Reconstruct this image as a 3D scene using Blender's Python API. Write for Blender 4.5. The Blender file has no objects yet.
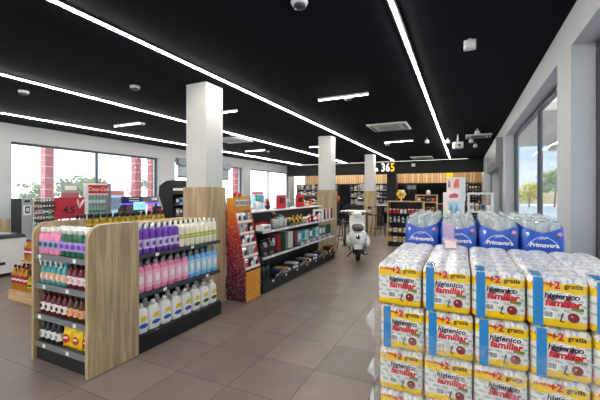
import bpy, bmesh, math, random
from mathutils import Matrix, Vector
R = random.Random(7)
C = bpy.context.scene.collection
PI = math.pi
SC = bpy.context.scene

# ------------------------------------------------------------------ materials
MATS = {}
def srgb(h):
    h = h.lstrip('#')
    o = []
    for i in (0, 2, 4):
        c = int(h[i:i+2], 16) / 255
        o.append(c / 12.92 if c <= .04045 else ((c + .055) / 1.055) ** 2.4)
    return tuple(o) + (1,)
def newmat(name):
    m = bpy.data.materials.new(name); m.use_nodes = True
    nt = m.node_tree; nt.nodes.clear()
    out = nt.nodes.new('ShaderNodeOutputMaterial')
    b = nt.nodes.new('ShaderNodeBsdfPrincipled')
    nt.links.new(b.outputs[0], out.inputs[0])
    return m, nt, b
def pm(name, col, rough=.5, metal=0, var=.08, scale=14, spec=.5, alpha=1, emit=0, coat=0):
    """plain surface with a little procedural mottling"""
    if name in MATS: return MATS[name]
    m, nt, b = newmat(name)
    c = srgb(col) if isinstance(col, str) else tuple(col) + (1,)
    tc = nt.nodes.new('ShaderNodeTexCoord'); n = nt.nodes.new('ShaderNodeTexNoise')
    n.inputs['Scale'].default_value = scale; n.inputs['Detail'].default_value = 3
    mx = nt.nodes.new('ShaderNodeMix'); mx.data_type = 'RGBA'
    mx.inputs[6].default_value = tuple(x * (1 - var) for x in c[:3]) + (1,)
    mx.inputs[7].default_value = tuple(min(1, x * (1 + var)) for x in c[:3]) + (1,)
    nt.links.new(tc.outputs['Object'], n.inputs['Vector'])
    nt.links.new(n.outputs[0], mx.inputs[0]); nt.links.new(mx.outputs[2], b.inputs['Base Color'])
    b.inputs['Roughness'].default_value = rough; b.inputs['Metallic'].default_value = metal
    b.inputs['Specular IOR Level'].default_value = spec
    b.inputs['Coat Weight'].default_value = coat
    if alpha < 1: b.inputs['Alpha'].default_value = alpha
    if emit:
        nt.links.new(mx.outputs[2], b.inputs['Emission Color']); b.inputs['Emission Strength'].default_value = emit
    MATS[name] = m; return m
def clear(name, col, alpha=.25, rough=.08):
    if name in MATS: return MATS[name]
    m = bpy.data.materials.new(name); m.use_nodes = True; nt = m.node_tree; nt.nodes.clear()
    out = nt.nodes.new('ShaderNodeOutputMaterial'); t = nt.nodes.new('ShaderNodeBsdfTransparent')
    g = nt.nodes.new('ShaderNodeBsdfPrincipled'); g.inputs['Base Color'].default_value = srgb(col)
    g.inputs['Roughness'].default_value = rough
    n = nt.nodes.new('ShaderNodeTexNoise'); n.inputs['Scale'].default_value = 30
    mr = nt.nodes.new('ShaderNodeMapRange'); mr.inputs[3].default_value = max(0, alpha - .1); mr.inputs[4].default_value = min(1, alpha + .1)
    mx = nt.nodes.new('ShaderNodeMixShader')
    nt.links.new(n.outputs[0], mr.inputs[0]); nt.links.new(mr.outputs[0], mx.inputs[0])
    nt.links.new(t.outputs[0], mx.inputs[1]); nt.links.new(g.outputs[0], mx.inputs[2]); nt.links.new(mx.outputs[0], out.inputs[0])
    MATS[name] = m; return m
class NX:
    """tiny node expression helper"""
    def __init__(s, nt): s.nt = nt
    def m(s, op, a, b=0.0, c=None):
        n = s.nt.nodes.new('ShaderNodeMath'); n.operation = op
        for i, x in enumerate((a, b, c)):
            if x is None: continue
            if isinstance(x, (int, float)): n.inputs[i].default_value = x
            else: s.nt.links.new(x, n.inputs[i])
        return n.outputs[0]
    def mix(s, f, a, b):
        n = s.nt.nodes.new('ShaderNodeMix'); n.data_type = 'RGBA'
        if isinstance(f, (int, float)): n.inputs[0].default_value = f
        else: s.nt.links.new(f, n.inputs[0])
        for i, x in ((6, a), (7, b)):
            if isinstance(x, tuple): n.inputs[i].default_value = x
            else: s.nt.links.new(x, n.inputs[i])
        return n.outputs[2]
    def coord(s, scale=(1, 1, 1), kind='Object'):
        tc = s.nt.nodes.new('ShaderNodeTexCoord'); mp = s.nt.nodes.new('ShaderNodeMapping')
        mp.inputs['Scale'].default_value = scale
        s.nt.links.new(tc.outputs[kind], mp.inputs[0]); return mp.outputs[0]
    def noise(s, vec, scale=5, detail=3, dist=0):
        n = s.nt.nodes.new('ShaderNodeTexNoise'); n.inputs['Scale'].default_value = scale
        n.inputs['Detail'].default_value = detail; n.inputs['Distortion'].default_value = dist
        s.nt.links.new(vec, n.inputs['Vector']); return n.outputs[0]
    def sep(s, vec):
        n = s.nt.nodes.new('ShaderNodeSeparateXYZ'); s.nt.links.new(vec, n.inputs[0]); return n.outputs
    def ramp(s, f, stops):
        n = s.nt.nodes.new('ShaderNodeValToRGB'); s.nt.links.new(f, n.inputs[0]); e = n.color_ramp.elements
        while len(e) < len(stops): e.new(.5)
        for k, (p, c) in zip(e, stops): k.position = p; k.color = c
        return n.outputs[0]
    def bump(s, b, h, strength=.2, dist=.01):
        n = s.nt.nodes.new('ShaderNodeBump'); n.inputs['Strength'].default_value = strength; n.inputs['Distance'].default_value = dist
        s.nt.links.new(h, n.inputs['Height']); s.nt.links.new(n.outputs[0], b.inputs['Normal'])
def wood(name, c1, c2, c3, sc=(14, 14, .9), rough=.5):
    m, nt, b = newmat(name); x = NX(nt)
    v = x.coord(sc); n = x.noise(v, 1.6, 6, .8)
    v2 = x.coord((sc[0]*5, sc[1]*5, sc[2]*2)); n2 = x.noise(v2, 2, 3)
    f = x.m('ADD', x.m('MULTIPLY', n, .75), x.m('MULTIPLY', n2, .25))
    col = x.ramp(f, [(.32, srgb(c1)), (.5, srgb(c2)), (.68, srgb(c3))])
    nt.links.new(col, b.inputs['Base Color']); b.inputs['Roughness'].default_value = rough
    x.bump(b, n2, .08); MATS[name] = m; return m
OAK = wood('light_oak_laminate', '#8d785b', '#ab9573', '#c7b491')
OAKH = wood('oak_laminate_crosswise', '#94795a', '#b3986f', '#cdb48c', (.9, 14, 14))
PLY = wood('pale_crate_wood', '#a98358', '#c9a478', '#dcbc90', (1, 12, 14))
def floor_mat():
    m, nt, b = newmat('warm_grey_floor_tiles'); x = NX(nt)
    o = x.coord(); s = x.sep(o); T = .535
    def edge(c, off):
        f = x.m('FRACT', x.m('DIVIDE', x.m('ADD', c, off), T))
        return x.m('LESS_THAN', x.m('MINIMUM', f, x.m('SUBTRACT', 1, f)), .0075)
    g = x.m('MAXIMUM', edge(s[0], 1.707 + T*60), edge(s[1], -2.745 + T*60))
    cx = x.m('FLOOR', x.m('DIVIDE', x.m('ADD', s[0], 1.707 + T*60), T)); cy = x.m('FLOOR', x.m('DIVIDE', x.m('ADD', s[1], -2.745 + T*60), T))
    w = nt.nodes.new('ShaderNodeTexWhiteNoise'); w.noise_dimensions = '2D'
    cb = nt.nodes.new('ShaderNodeCombineXYZ'); nt.links.new(cx, cb.inputs[0]); nt.links.new(cy, cb.inputs[1]); nt.links.new(cb.outputs[0], w.inputs['Vector'])
    n = x.noise(o, 3, 5); n2 = x.noise(o, 40, 3)
    f = x.m('ADD', x.m('ADD', x.m('MULTIPLY', n, .5), x.m('MULTIPLY', n2, .2)), x.m('MULTIPLY', w.outputs[0], .25))
    col = x.ramp(f, [(.25, srgb('#655a54')), (.5, srgb('#746963')), (.75, srgb('#837872'))])
    col = x.mix(g, col, srgb('#453b38'))
    nt.links.new(col, b.inputs['Base Color'])
    r = x.m('ADD', x.m('MULTIPLY', n2, .15), .3); nt.links.new(r, b.inputs['Roughness'])
    b.inputs['Specular IOR Level'].default_value = .45
    x.bump(b, x.m('SUBTRACT', 1, g), .25, .002); MATS['floor'] = m; return m
FLOOR = floor_mat()
WHITE = pm('white_plaster', '#c9c9c6', .8, var=.03, scale=3)
WALLG = pm('light_grey_wall_plaster', '#b0b4b6', .85, var=.04, scale=2)
CEIL = pm('black_ceiling_blue_sheen', '#090f17', .85, var=.15, scale=1.5, spec=.12)  # blue daylight sheen put into the ceiling's base colour
BLACK = pm('matt_black_metal', '#0c0d0f', .45, var=.1)
BLACKW = pm('black_wall_paint', '#0f1012', .7, var=.1)
DGREY = pm('dark_grey_shelf_metal', '#3c4147', .4, .3)
MGREY = pm('mid_grey_metal', '#7d8286', .4, .3)
FRAME = pm('anthracite_window_frame', '#41464a', .45, .2)
CHROME = pm('brushed_steel', '#b9bcbf', .25, .9)
PWHITE = pm('white_plastic', '#e4e5e4', .35, var=.02)
PAPER = pm('white_paper_label', '#ece9e2', .6, var=.03)
RUB = pm('black_rubber', '#111111', .6)
LED = pm('led_diffuser', '#fdf8f0', .5, var=0, emit=72)
LEDS = pm('led_diffuser_short', '#fffaf2', .5, var=0, emit=30)
WARM = pm('added_warm_glow', '#ffdfae', .5, var=0, emit=30)  # glow added for the slats, hidden behind the fascia
GLASS = clear('window_glass', '#dfeaf0', .12, .02)
def cm(name, rough=.35, **k):
    """material of a plain colour named by word"""
    return pm('plastic_' + name, COL[name], rough, **k)
COL = dict(red='#c11a22', dark_red='#5e0f18', purple='#7440b4', yellow='#f0c90e', cream='#eee9d4', lime='#b9c41c', pink='#ee8fb4', sky_blue='#6fb6e4', blue='#1d54b8',
    navy='#18245c', white='#e9e9e6', grey='#8b8f94', teal='#4fa0a6', green='#16603f', dark_green='#123c2c', black='#15161a', brown='#54301c', amber='#8e4a14', orange='#e2701a',
    peach='#e6b291', gold='#c79a3a', silver='#b5b8bc', turquoise='#4cc4b8', tan='#b59a72', lilac='#b79be0', maroon='#6c1c2c')

# ------------------------------------------------------------------ mesh building
class MB:
    def __init__(s): s.v = []; s.f = []; s.mi = []; s.sm = []; s.mats = []
    def _m(s, m):
        if m not in s.mats: s.mats.append(m)
        return s.mats.index(m)
    def add(s, vs, fs, m, smooth=False, M=None):
        o = len(s.v); k = s._m(m)
        s.v += [tuple(M @ Vector(p)) if M else tuple(p) for p in vs]
        for f in fs: s.f.append(tuple(i + o for i in f)); s.mi.append(k); s.sm.append(smooth)
        return s
    def box(s, x0, x1, y0, y1, z0, z1, m, M=None, b=0):
        if b:
            bm = bmesh.new(); bmesh.ops.create_cube(bm, size=1)
            for v in bm.verts: v.co = Vector(((x0+x1)/2 + v.co.x*(x1-x0), (y0+y1)/2 + v.co.y*(y1-y0), (z0+z1)/2 + v.co.z*(z1-z0)))
            bmesh.ops.bevel(bm, geom=list(bm.edges), offset=b, segments=2, profile=.5, affect='EDGES')
            bm.verts.index_update()
            s.add([v.co.copy() for v in bm.verts], [[v.index for v in f.verts] for f in bm.faces], m, False, M); bm.free(); return s
        vs = [(x, y, z) for z in (z0, z1) for y in (y0, y1) for x in (x0, x1)]
        return s.add(vs, [(0,2,3,1), (4,5,7,6), (0,1,5,4), (2,6,7,3), (0,4,6,2), (1,3,7,5)], m, False, M)
    def loft(s, rings, m, seg=16, M=None, caps=(1, 1), a0=0, a1=2*PI, smooth=True):
        """rings: (z, rx, ry, squareness n, cx, cy)"""
        closed = abs(a1 - a0 - 2*PI) < 1e-6; n_ = seg if closed else seg + 1
        vs = []; fs = []
        for r in rings:
            z, rx, ry = r[:3]; n = r[3] if len(r) > 3 else 2; cx = r[4] if len(r) > 4 else 0; cy = r[5] if len(r) > 5 else 0
            for i in range(n_):
                a = a0 + (a1 - a0) * i / seg; c, q = math.cos(a), math.sin(a)
                k = (abs(c)**n + abs(q)**n) ** (-1/n)
                vs.append((cx + rx*c*k, cy + ry*q*k, z))
        for j in range(len(rings) - 1):
            for i in range(seg):
                a = j*n_ + i; b_ = j*n_ + (i + 1) % n_
                fs.append((a, b_, b_ + n_, a + n_))
        if closed and caps[0]: fs.append(tuple(range(n_ - 1, -1, -1)))
        if closed and caps[1]: fs.append(tuple(range((len(rings)-1)*n_, len(rings)*n_)))
        return s.add(vs, fs, m, smooth, M)
    def cyl(s, x, y, z0, z1, r, m, seg=16, M=None, r2=None):
        return s.loft([(z0, r, r, 2, x, y), (z1, r2 if r2 else r, r2 if r2 else r, 2, x, y)], m, seg, M)
    def prism(s, poly, a0, a1, m, axis='x', M=None):
        """extrude a 2D outline along an axis. axis x: poly=(y,z); y: (x,z); z: (x,y)"""
        f = {'x': lambda p, a: (a, p[0], p[1]), 'y': lambda p, a: (p[0], a, p[1]), 'z': lambda p, a: (p[0], p[1], a)}[axis]
        n = len(poly); vs = [f(p, a0) for p in poly] + [f(p, a1) for p in poly]
        fs = [tuple(range(n - 1, -1, -1)), tuple(range(n, 2*n))] + [(i, (i+1) % n, (i+1) % n + n, i + n) for i in range(n)]
        return s.add(vs, fs, m, False, M)
    def tube(s, pts, r, m, seg=8, M=None):
        pts = [Vector(p) for p in pts]; vs = []; fs = []
        for i, p in enumerate(pts):
            d = (pts[min(i+1, len(pts)-1)] - pts[max(i-1, 0)]).normalized()
            u = d.cross(Vector((0, 0, 1)) if abs(d.z) < .9 else Vector((1, 0, 0))).normalized(); w = d.cross(u)
            rr = r[i] if isinstance(r, (list, tuple)) else r
            for k in range(seg):
                a = 2*PI*k/seg; vs.append(p + u*rr*math.cos(a) + w*rr*math.sin(a))
        for i in range(len(pts) - 1):
            for k in range(seg):
                a = i*seg + k; b_ = i*seg + (k+1) % seg; fs.append((a, b_, b_ + seg, a + seg))
        fs += [tuple(range(seg - 1, -1, -1)), tuple(range((len(pts)-1)*seg, len(pts)*seg))]
        return s.add(vs, fs, m, True, M)
    def ball(s, c, r, m, sub=2, M=None, jit=0):
        bm = bmesh.new(); bmesh.ops.create_icosphere(bm, subdivisions=sub, radius=1)
        rx, ry, rz = (r, r, r) if isinstance(r, (int, float)) else r
        bm.verts.index_update()
        vs = [(c[0] + v.co.x*rx*(1 + R.uniform(-jit, jit)), c[1] + v.co.y*ry*(1 + R.uniform(-jit, jit)), c[2] + v.co.z*rz*(1 + R.uniform(-jit, jit))) for v in bm.verts]
        s.add(vs, [[v.index for v in f.verts] for f in bm.faces], m, True, M); bm.free(); return s
    def text(s, body, size, m, M, bold=0, ext=.0006, shear=0, align='CENTER'):
        """lettering in the local XZ plane facing -Y, centred, placed by M"""
        cu = bpy.data.curves.new('t', 'FONT'); cu.body = body; cu.size = size; cu.offset = bold; cu.extrude = ext; cu.shear = shear
        cu.align_x = align; cu.align_y = 'CENTER'; cu.resolution_u = 2
        ob = bpy.data.objects.new('t', cu); me = bpy.data.meshes.new_from_object(ob)
        Q = M @ Matrix.Rotation(PI/2, 4, 'X')
        s.add([v.co.copy() for v in me.vertices], [tuple(p.vertices) for p in me.polygons], m, False, Q)
        bpy.data.objects.remove(ob); bpy.data.curves.remove(cu); bpy.data.meshes.remove(me); return s
    def mesh(s, name):
        me = bpy.data.meshes.new(name); me.from_pydata(s.v, [], s.f)
        for m in s.mats: me.materials.append(m)
        me.polygons.foreach_set('material_index', s.mi); me.polygons.foreach_set('use_smooth', s.sm); me.update()
        return me
    def build(s, name, parent=None, link=True):
        o = bpy.data.objects.new(name, s.mesh(name))
        if parent: o.parent = parent
        if link: C.objects.link(o)
        return o
def T(x=0, y=0, z=0): return Matrix.Translation((x, y, z))
def RZ(a): return Matrix.Rotation(a, 4, 'Z')
def tag(o, label, cat, group=None):
    o['label'] = label; o['category'] = cat
    if group: o['group'] = group
    return o
def struct(o, label=None):
    o['kind'] = 'structure'
    if label: o['label'] = label
    return o
def root(name, label, cat, loc=(0, 0, 0), rz=0, group=None, link=True):
    o = bpy.data.objects.new(name, None); o.empty_display_size = .1
    if link: C.objects.link(o)
    o.location = loc; o.rotation_euler = (0, 0, rz)
    return tag(o, label, cat, group)
def put(proto, loc, rz=0, label=None, group=None, tilt=(0, 0), sc=None):
    """a copy of a thing with copies of its parts and sub-parts"""
    r = proto.copy(); C.objects.link(r); r.location = (loc[0], loc[1], loc[2] + (.0012 if loc[2] < ZC else 0)); r.rotation_euler = (tilt[0], tilt[1], rz)
    if sc: r.scale = (sc,)*3 if isinstance(sc, (int, float)) else sc
    if label: r['label'] = label
    if group: r['group'] = group
    for ch in proto.children:
        c = ch.copy(); C.objects.link(c); c.parent = r
        for g in ch.children:
            d = g.copy(); C.objects.link(d); d.parent = c
    return r
ORD = ['first', 'second', 'third', 'fourth', 'fifth', 'sixth', 'seventh', 'eighth', 'ninth', 'tenth', 'eleventh', 'twelfth', 'thirteenth', 'fourteenth', 'fifteenth', 'sixteenth',
       'seventeenth', 'eighteenth', 'nineteenth', 'twentieth']

# ------------------------------------------------------------------ room shell
ZC = 3.05; XL, XR = -8.8, .8; Y0, Y1 = -5.0, 20.0
struct(MB().box(XL-.3, XR+.3, Y0-.2, Y1+.3, -.12, 0, FLOOR).build('floor'))
struct(MB().box(XL-.3, XR+.3, Y0-.2, Y1+.3, ZC, ZC+.15, CEIL).build('ceiling'))
fw = MB()
for a, b in ((XL-.3, -8.2), (-5.0, -4.6), (-1.4, -1.0), (.5, XR+.3)): fw.box(a, b, Y0-.2, Y0, 0, ZC, WALLG)  # unseen wall; openings added to let daylight in from behind the camera
for a, b in ((-8.2, -5.0), (-4.6, -1.4), (-1.0, .5)): fw.box(a, b, Y0-.2, Y0, 2.7, ZC, WALLG)
struct(fw.build('wall_front'))
struct(MB().box(XL-.3, XR+.3, Y1, Y1+.2, 0, ZC, BLACKW).build('wall_back'))
def wall_side(name, xin, xout, openings):
    """long wall with openings (y0, y1, z0, z1)"""
    w = MB(); a, b = min(xin, xout), max(xin, xout); y = Y0
    for (p, q, z0, z1) in openings:
        w.box(a, b, y, p, 0, ZC, WALLG)
        if z0 > 0: w.box(a, b, p, q, 0, z0, WALLG)
        w.box(a, b, p, q, z1, ZC, WALLG); y = q
    w.box(a, b, y, Y1, 0, ZC, WALLG)
    return struct(w.build(name))
LW = [(3.92, 7.87, .72, 2.67), (8.55, 12.5, .72, 2.67), (13.1, 17.0, .72, 2.67), (17.6, 19.6, .72, 2.67)]
RW = [(-.9, 3.48, .1, 2.76), (3.94, 8.3, .1, 2.76), (9.05, 11.6, 0, 2.5), (12.9, 15.0, .1, 2.76)]
wall_side('wall_left', XL, XL-.25, LW); wall_side('wall_right', XR, XR+.25, RW)
def window(n, x, y0, y1, z0, z1, mull, label, th=.05, out=1):
    f = MB(); a, b = x - .03, x + .03
    f.box(a, b, y0, y0+th, z0, z1, FRAME).box(a, b, y1-th, y1, z0, z1, FRAME).box(a, b, y0+th, y1-th, z0, z0+th, FRAME).box(a, b, y0+th, y1-th, z1-th, z1, FRAME)
    for y in mull: f.box(a, b, y-th/2, y+th/2, z0+th, z1-th, FRAME)
    o = struct(f.build('window_%d' % n), label)
    MB().box(x-.006, x+.006, y0+th, y1-th, z0+th, z1-th, GLASS).build('glass_pane', o)
    return o
w1 = window(1, XL-.12, 3.92, 7.87, .72, 2.67, [5.9], 'wide shop window on the left wall with one mullion')
MB().box(XL-.135, XL-.105, 3.97, 7.82, 1.79, 1.805, MGREY).build('safety_rail', w1)
window(2, XL-.12, 8.55, 12.5, .72, 2.67, [10.5], 'second window on the left wall, behind the nearest column')
window(3, XL-.12, 13.1, 17.0, .72, 2.67, [14.85], 'third window on the left wall beyond the nearest column')
window(4, XL-.12, 17.6, 19.6, .72, 2.67, [], 'last narrow window on the left wall by the back shelves')
window(5, XR+.19, -.9, 3.48, .1, 2.76, [1.2], 'window on the right wall beside the toilet paper stack')
window(6, XR+.19, 3.94, 8.3, .1, 2.76, [5.85], 'tall window on the right wall with a grey mullion')
window(7, XR+.19, 12.9, 15.0, .1, 2.76, [], 'far window on the right wall past the door')
# roller shutter hanging inside window 2
s = MB().box(-8.78, -8.62, 8.56, 11.4, 2.5, 2.74, MGREY, b=.01); tag(s.build('roller_shutter'), 'half-lowered grey roller shutter in the window behind the nearest column', 'shutter')
sh = bpy.data.objects['roller_shutter']
s = MB()
for k in range(7): s.box(-8.72, -8.7, 8.6, 11.36, 2.12 + k*.055, 2.17 + k*.055, MGREY)
s.box(-8.725, -8.695, 8.6, 11.36, 2.08, 2.12, FRAME); s.build('shutter_curtain', sh)
# right door with its roller shutter housing
d = MB()
d.box(.97, 1.03, 9.05, 9.12, 0, 2.5, FRAME).box(.97, 1.03, 11.53, 11.6, 0, 2.5, FRAME).box(.97, 1.03, 9.12, 11.53, 2.43, 2.5, FRAME).box(.97, 1.03, 10.29, 10.36, 0, 2.43, FRAME)
d = struct(d.build('door_1'), 'glazed door in the right wall')
MB().box(.99, 1.01, 9.12, 11.53, .02, 2.43, GLASS).build('glass_pane', d)
hd = MB()
for y in (10.2, 10.45): hd.tube([(.93, y, .9), (.93, y, 1.3)], .012, CHROME)
hd.build('door_handle', d)
s = MB().box(.66, .8, 8.75, 11.75, 2.12, 2.8, MGREY, b=.01)
for k in range(8): s.box(.652, .662, 8.8, 11.7, 2.16 + k*.08, 2.2 + k*.08, DGREY)
s = tag(s.build('shutter_housing'), 'grey ribbed shutter housing above the door on the right wall', 'shutter box')
MB().box(.73, .79, 8.78, 8.84, 0.001, 2.12, MGREY).build('guide_rail', s); MB().box(.73, .79, 11.66, 11.72, .001, 2.12, MGREY).build('guide_rail', s)
struct(MB().box(.77, .8, 11.8, 12.8, 0, 1.63, OAK).build('trim_1'), 'oak cladding on the lower right wall')
struct(MB().box(.77, .8, 15.1, 16.6, 0, 1.63, OAK).build('trim_2'), 'oak cladding by the back of the right wall')
struct(MB().box(XL, XL+.02, 2.6, 3.9, 0, 1.0, OAK).build('trim_3'), 'oak cladding low on the left wall')
# columns
for i, y in enumerate((3.56, 8.34, 13.05)):
    c = MB().box(-3.46, -3.11, y+.01, y+.36, 0, ZC, WHITE)
    c = struct(c.build('column_%d' % (i+1)), 'square white column with oak cladding below')
    k = MB(); x0, x1, a, b = -3.49, -3.08, y-.02, y+.39
    k.box(x0, x1, a, a+.028, 0, 1.63, OAK).box(x0, x1, b-.028, b, 0, 1.63, OAK).box(x0, x0+.028, a+.028, b-.028, 0, 1.63, OAK).box(x1-.028, x1, a+.028, b-.028, 0, 1.63, OAK)
    k.build('cladding', c)
struct(MB().box(-3.38, -2.92, 16.91, 17.3, 0, ZC, BLACKW).build('column_4'), 'black column under the back fascia')
# back fascia, slatted bulkhead
struct(MB().box(XL, XR, 16.7, 16.9, 2.47, ZC, BLACKW).build('beam_back'), 'black fascia in front of the bar area')
def slats():
    m, nt, b = newmat('vertical_wood_slats'); x = NX(nt)
    o = x.coord(); s_ = x.sep(o); f = x.m('FRACT', x.m('MULTIPLY', s_[0], 7.5))
    g = x.m('LESS_THAN', f, .14); w = nt.nodes.new('ShaderNodeTexWhiteNoise'); w.noise_dimensions = '1D'
    nt.links.new(x.m('FLOOR', x.m('MULTIPLY', s_[0], 7.5)), w.inputs['W'])
    c = x.ramp(w.outputs[0], [(0, srgb('#b58c5e')), (1, srgb('#dcb988'))]); c = x.mix(g, c, srgb('#6b4c2e'))
    nt.links.new(c, b.inputs['Base Color']); b.inputs['Roughness'].default_value = .5; return m
SL = slats()
bh = struct(MB().box(-8.4, -.75, 18.25, 18.6, 2.06, 2.56, SL).box(-.45, .78, 18.25, 18.6, 2.06, 2.56, SL).build('beam_slatted'), 'slatted wooden bulkhead over the bar')
MB().box(-.75, -.45, 18.24, 18.6, 2.06, 2.56, cm('yellow')).build('yellow_panel', bh)
struct(MB().box(-8.5, .78, 18.3, 18.34, 2.62, 2.65, WARM).build('trim_added_glow'), 'added unseen warm glow line above the slatted bulkhead')  # unseen glowing strip added to brighten the slats

# ------------------------------------------------------------------ lights on the ceiling
def strip(x, ya, yb, label):
    r = root('led_strip_light', label, 'strip light', (x, 0, ZC), group=None)
    MB().box(-.032, .032, ya, yb, -.012, -.001, BLACK).build('housing', r)
    MB().box(-.012, .012, ya+.01, yb-.01, -.02, -.012, LED).build('diffuser', r)
strip(-2.86, -4.6, 15.8, 'long recessed white light line along the right side of the columns')
strip(-.505, -4.6, 15.8, 'long white light line nearest the right windows')
strip(-5.22, -4.6, 16.2, 'long light line between the columns and the checkouts')
strip(-7.73, -4.6, 16.3, 'long light line closest to the left wall windows')
for y, l in ((17.55, 'added unseen light line behind the black fascia, lighting the bar slats'), (-2.0, 'added unseen light line crossing the room by the entrance')):  # both strips out of view, added to brighten the slats and near goods
    r = root('led_strip_light', l, 'strip light', (0, y, ZC))
    MB().box(-8, .2, -.03, .03, -.012, -.001, PWHITE).build('housing', r); MB().box(-7.99, .19, -.018, .018, -.02, -.012, LED).build('diffuser', r)
r = root('led_strip_light', 'light line crossing the room in front of the black fascia', 'strip light', (0, 16.4, ZC))
MB().box(-8, .2, -.03, .03, -.012, -.001, BLACK).build('housing', r); MB().box(-7.99, .19, -.012, .012, -.016, -.012, pm('led_diffuser_dim', '#fff8ee', .5, var=0, emit=3)).build('diffuser', r)
for y, w in ((5.0, 'nearer'), (10.0, 'farther'), (-.4, 'nearest')):
    for x, w2 in ((-6.53, 'over the checkouts'), (-4.05, 'left of the columns'), (-1.67, 'over the aisle')):
        if y < 0: continue
        r = root('short_ceiling_lamp', 'short white bar lamp %s, %s row across the ceiling' % (w2, w), 'ceiling lamp', (x, y, ZC), group='short bar lamps on the ceiling')
        MB().box(-.4, .4, -.028, .028, -.03, -.001, PWHITE).build('housing', r); MB().box(-.39, .39, -.01, .01, -.036, -.03, LEDS).build('diffuser', r)
det = root('smoke_detector', '', 'detector', link=False)
MB().loft([(0, .055, .055), (-.012, .06, .06), (-.03, .05, .05)], PWHITE, 20).build('base_plate', det, False)
MB().loft([(-.03, .04, .04), (-.045, .042, .042), (-.05, .025, .025)], DGREY, 20).build('sensor_ring', det, False)
for x, y, l in ((-5.82, 2.75, 'round white smoke detector above the left edge of the floor shelves'), (-4.15, 3.3, 'round white smoke detector left of the nearest column top'),
                (-1.15, 2.39, 'round white smoke detector highest in view over the aisle'), (-1.62, 5.11, 'round detector beside the short lamp over the aisle'),
                (-5.32, 7.12, 'round detector beside the ceiling grille left of the nearest column'), (-6.28, 10.45, 'small round detector beside the far lamp over the checkouts'), (-6.2, 5.1, 'small detector at the end of the lamp over the checkouts'), (-2.1, 10.6, 'small round detector past the far lamp over the aisle')):
    put(det, (x, y, ZC), 0, l, 'smoke detectors on the black ceiling', sc=1.15)
def cassette(x, y, label, s_=.84):
    r = root('ceiling_air_unit', label, 'air conditioner', (x, y, ZC), group=None); h = s_/2
    MB().box(-h, h, -h, h, -.035, -.001, PWHITE, b=.01).build('cover_panel', r)
    v = MB()
    for k in range(4):
        M = RZ(k*PI/2); v.box(-h*.7, h*.7, -h*.88, -h*.76, -.037, -.034, DGREY, M)
    v.build('air_slot', r); g = MB()
    for k in range(7): g.box(-h*.55, h*.55, -h*.5 + k*h/7, -h*.5 + k*h/7 + .02, -.038, -.0345, MGREY)
    g.build('intake_grille', r)
cassette(-1.49, 7.75, 'square white air conditioning cassette over the aisle')
cassette(-1.56, 15.1, 'far white air conditioning cassette near the black fascia')
cassette(.36, 10.0, 'white air conditioning cassette beside the right wall', .6)
cassette(-5.85, 7.8, 'white air conditioning cassette seen left of the columns')
r = root('ceiling_speaker_box', 'white square box hanging from the black ceiling near the right wall', 'speaker', (.06, 3.7, ZC))
MB().box(-.055, .055, -.05, .05, -.1, -.02, PWHITE, b=.012).build('box_shell', r); MB().box(-.045, .045, -.055, -.045, -.09, -.03, PAPER).build('front_grille', r); MB().cyl(0, 0, -.02, 0, .02, PWHITE).build('mount', r)
sp = root('ceiling_spotlight', '', 'spotlight', link=False)
MB().cyl(0, 0, -.05, 0, .012, PWHITE).build('stem', sp, False)
MB().loft([(-.14, .055, .055), (-.13, .06, .06), (-.06, .055, .055), (-.05, .03, .03)], PWHITE, 16).build('lamp_head', sp, False)
for x, y, l in ((-.89, 9.86, 'small white spotlight left of the right light line'), (-.37, 10.1, 'small white spotlight right of the right light line'), (.2, 10.3, 'small white spotlight left of the wall side cassette'),
                (.3, 8.9, 'small white spotlight in front of the wall side cassette'), (.33, 11.4, 'small white spotlight behind the wall side cassette')):
    put(sp, (x, y, ZC), 0, l, 'small ceiling spotlights')
r = root('projector', 'white projector hanging below the ceiling near the right wall', 'projector', (-.12, 9.6, ZC), .3)
MB().cyl(0, 0, -.2, 0, .02, PWHITE).build('pole', r); MB().box(-.11, .11, -.1, .1, -.36, -.2, PWHITE, b=.02).build('casing', r); MB().loft([(0, .03, .03), (.03, .028, .028)], BLACK, 14, T(0, -.1, -.28) @ Matrix.Rotation(PI/2, 4, 'X')).build('lens', r)
r = root('wall_box', 'small white square box on the black fascia', 'box', (-2.1, 16.68, 2.86)); MB().box(-.08, .08, -.03, .02, -.07, .07, PWHITE, b=.01).build('cover', r); MB().box(-.04, .04, -.034, -.03, -.03, .03, PAPER).build('faceplate', r)

# ------------------------------------------------------------------ bottles
def label_band(m, z0, z1, rx, ry, n=2, half=False, seg=16):
    o = .0012; a = (PI*1.05, PI*1.95) if half else (0, 2*PI)
    return MB().loft([(z0, rx+o, ry+o, n), (z1, rx+o, ry+o, n)], m, seg, caps=(0, 0), a0=a[0], a1=a[1])
def bottle(name, cat, body, cap, lab, prof, capprof, lb, n=2, half=False, extra=None, lm=None):
    b = MB().loft([(z, r_*k[0] if isinstance(k, tuple) else r_, r_*k[1] if isinstance(k, tuple) else r_, nn) for z, r_, k, nn in prof], body, 14)
    if extra: extra(b)
    o = b.build(name, None, False); tag(o, '', cat)
    MB().loft([(z, r_, r_) for z, r_ in capprof], cap, 12).build('cap', o, False)
    z0, z1, rx, ry = lb
    l = label_band(lab, z0, z1, rx, ry, n, half)
    if lm: lm(l, z0, z1, rx, ry)
    l.build('paper_label', o, False)
    return o
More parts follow.
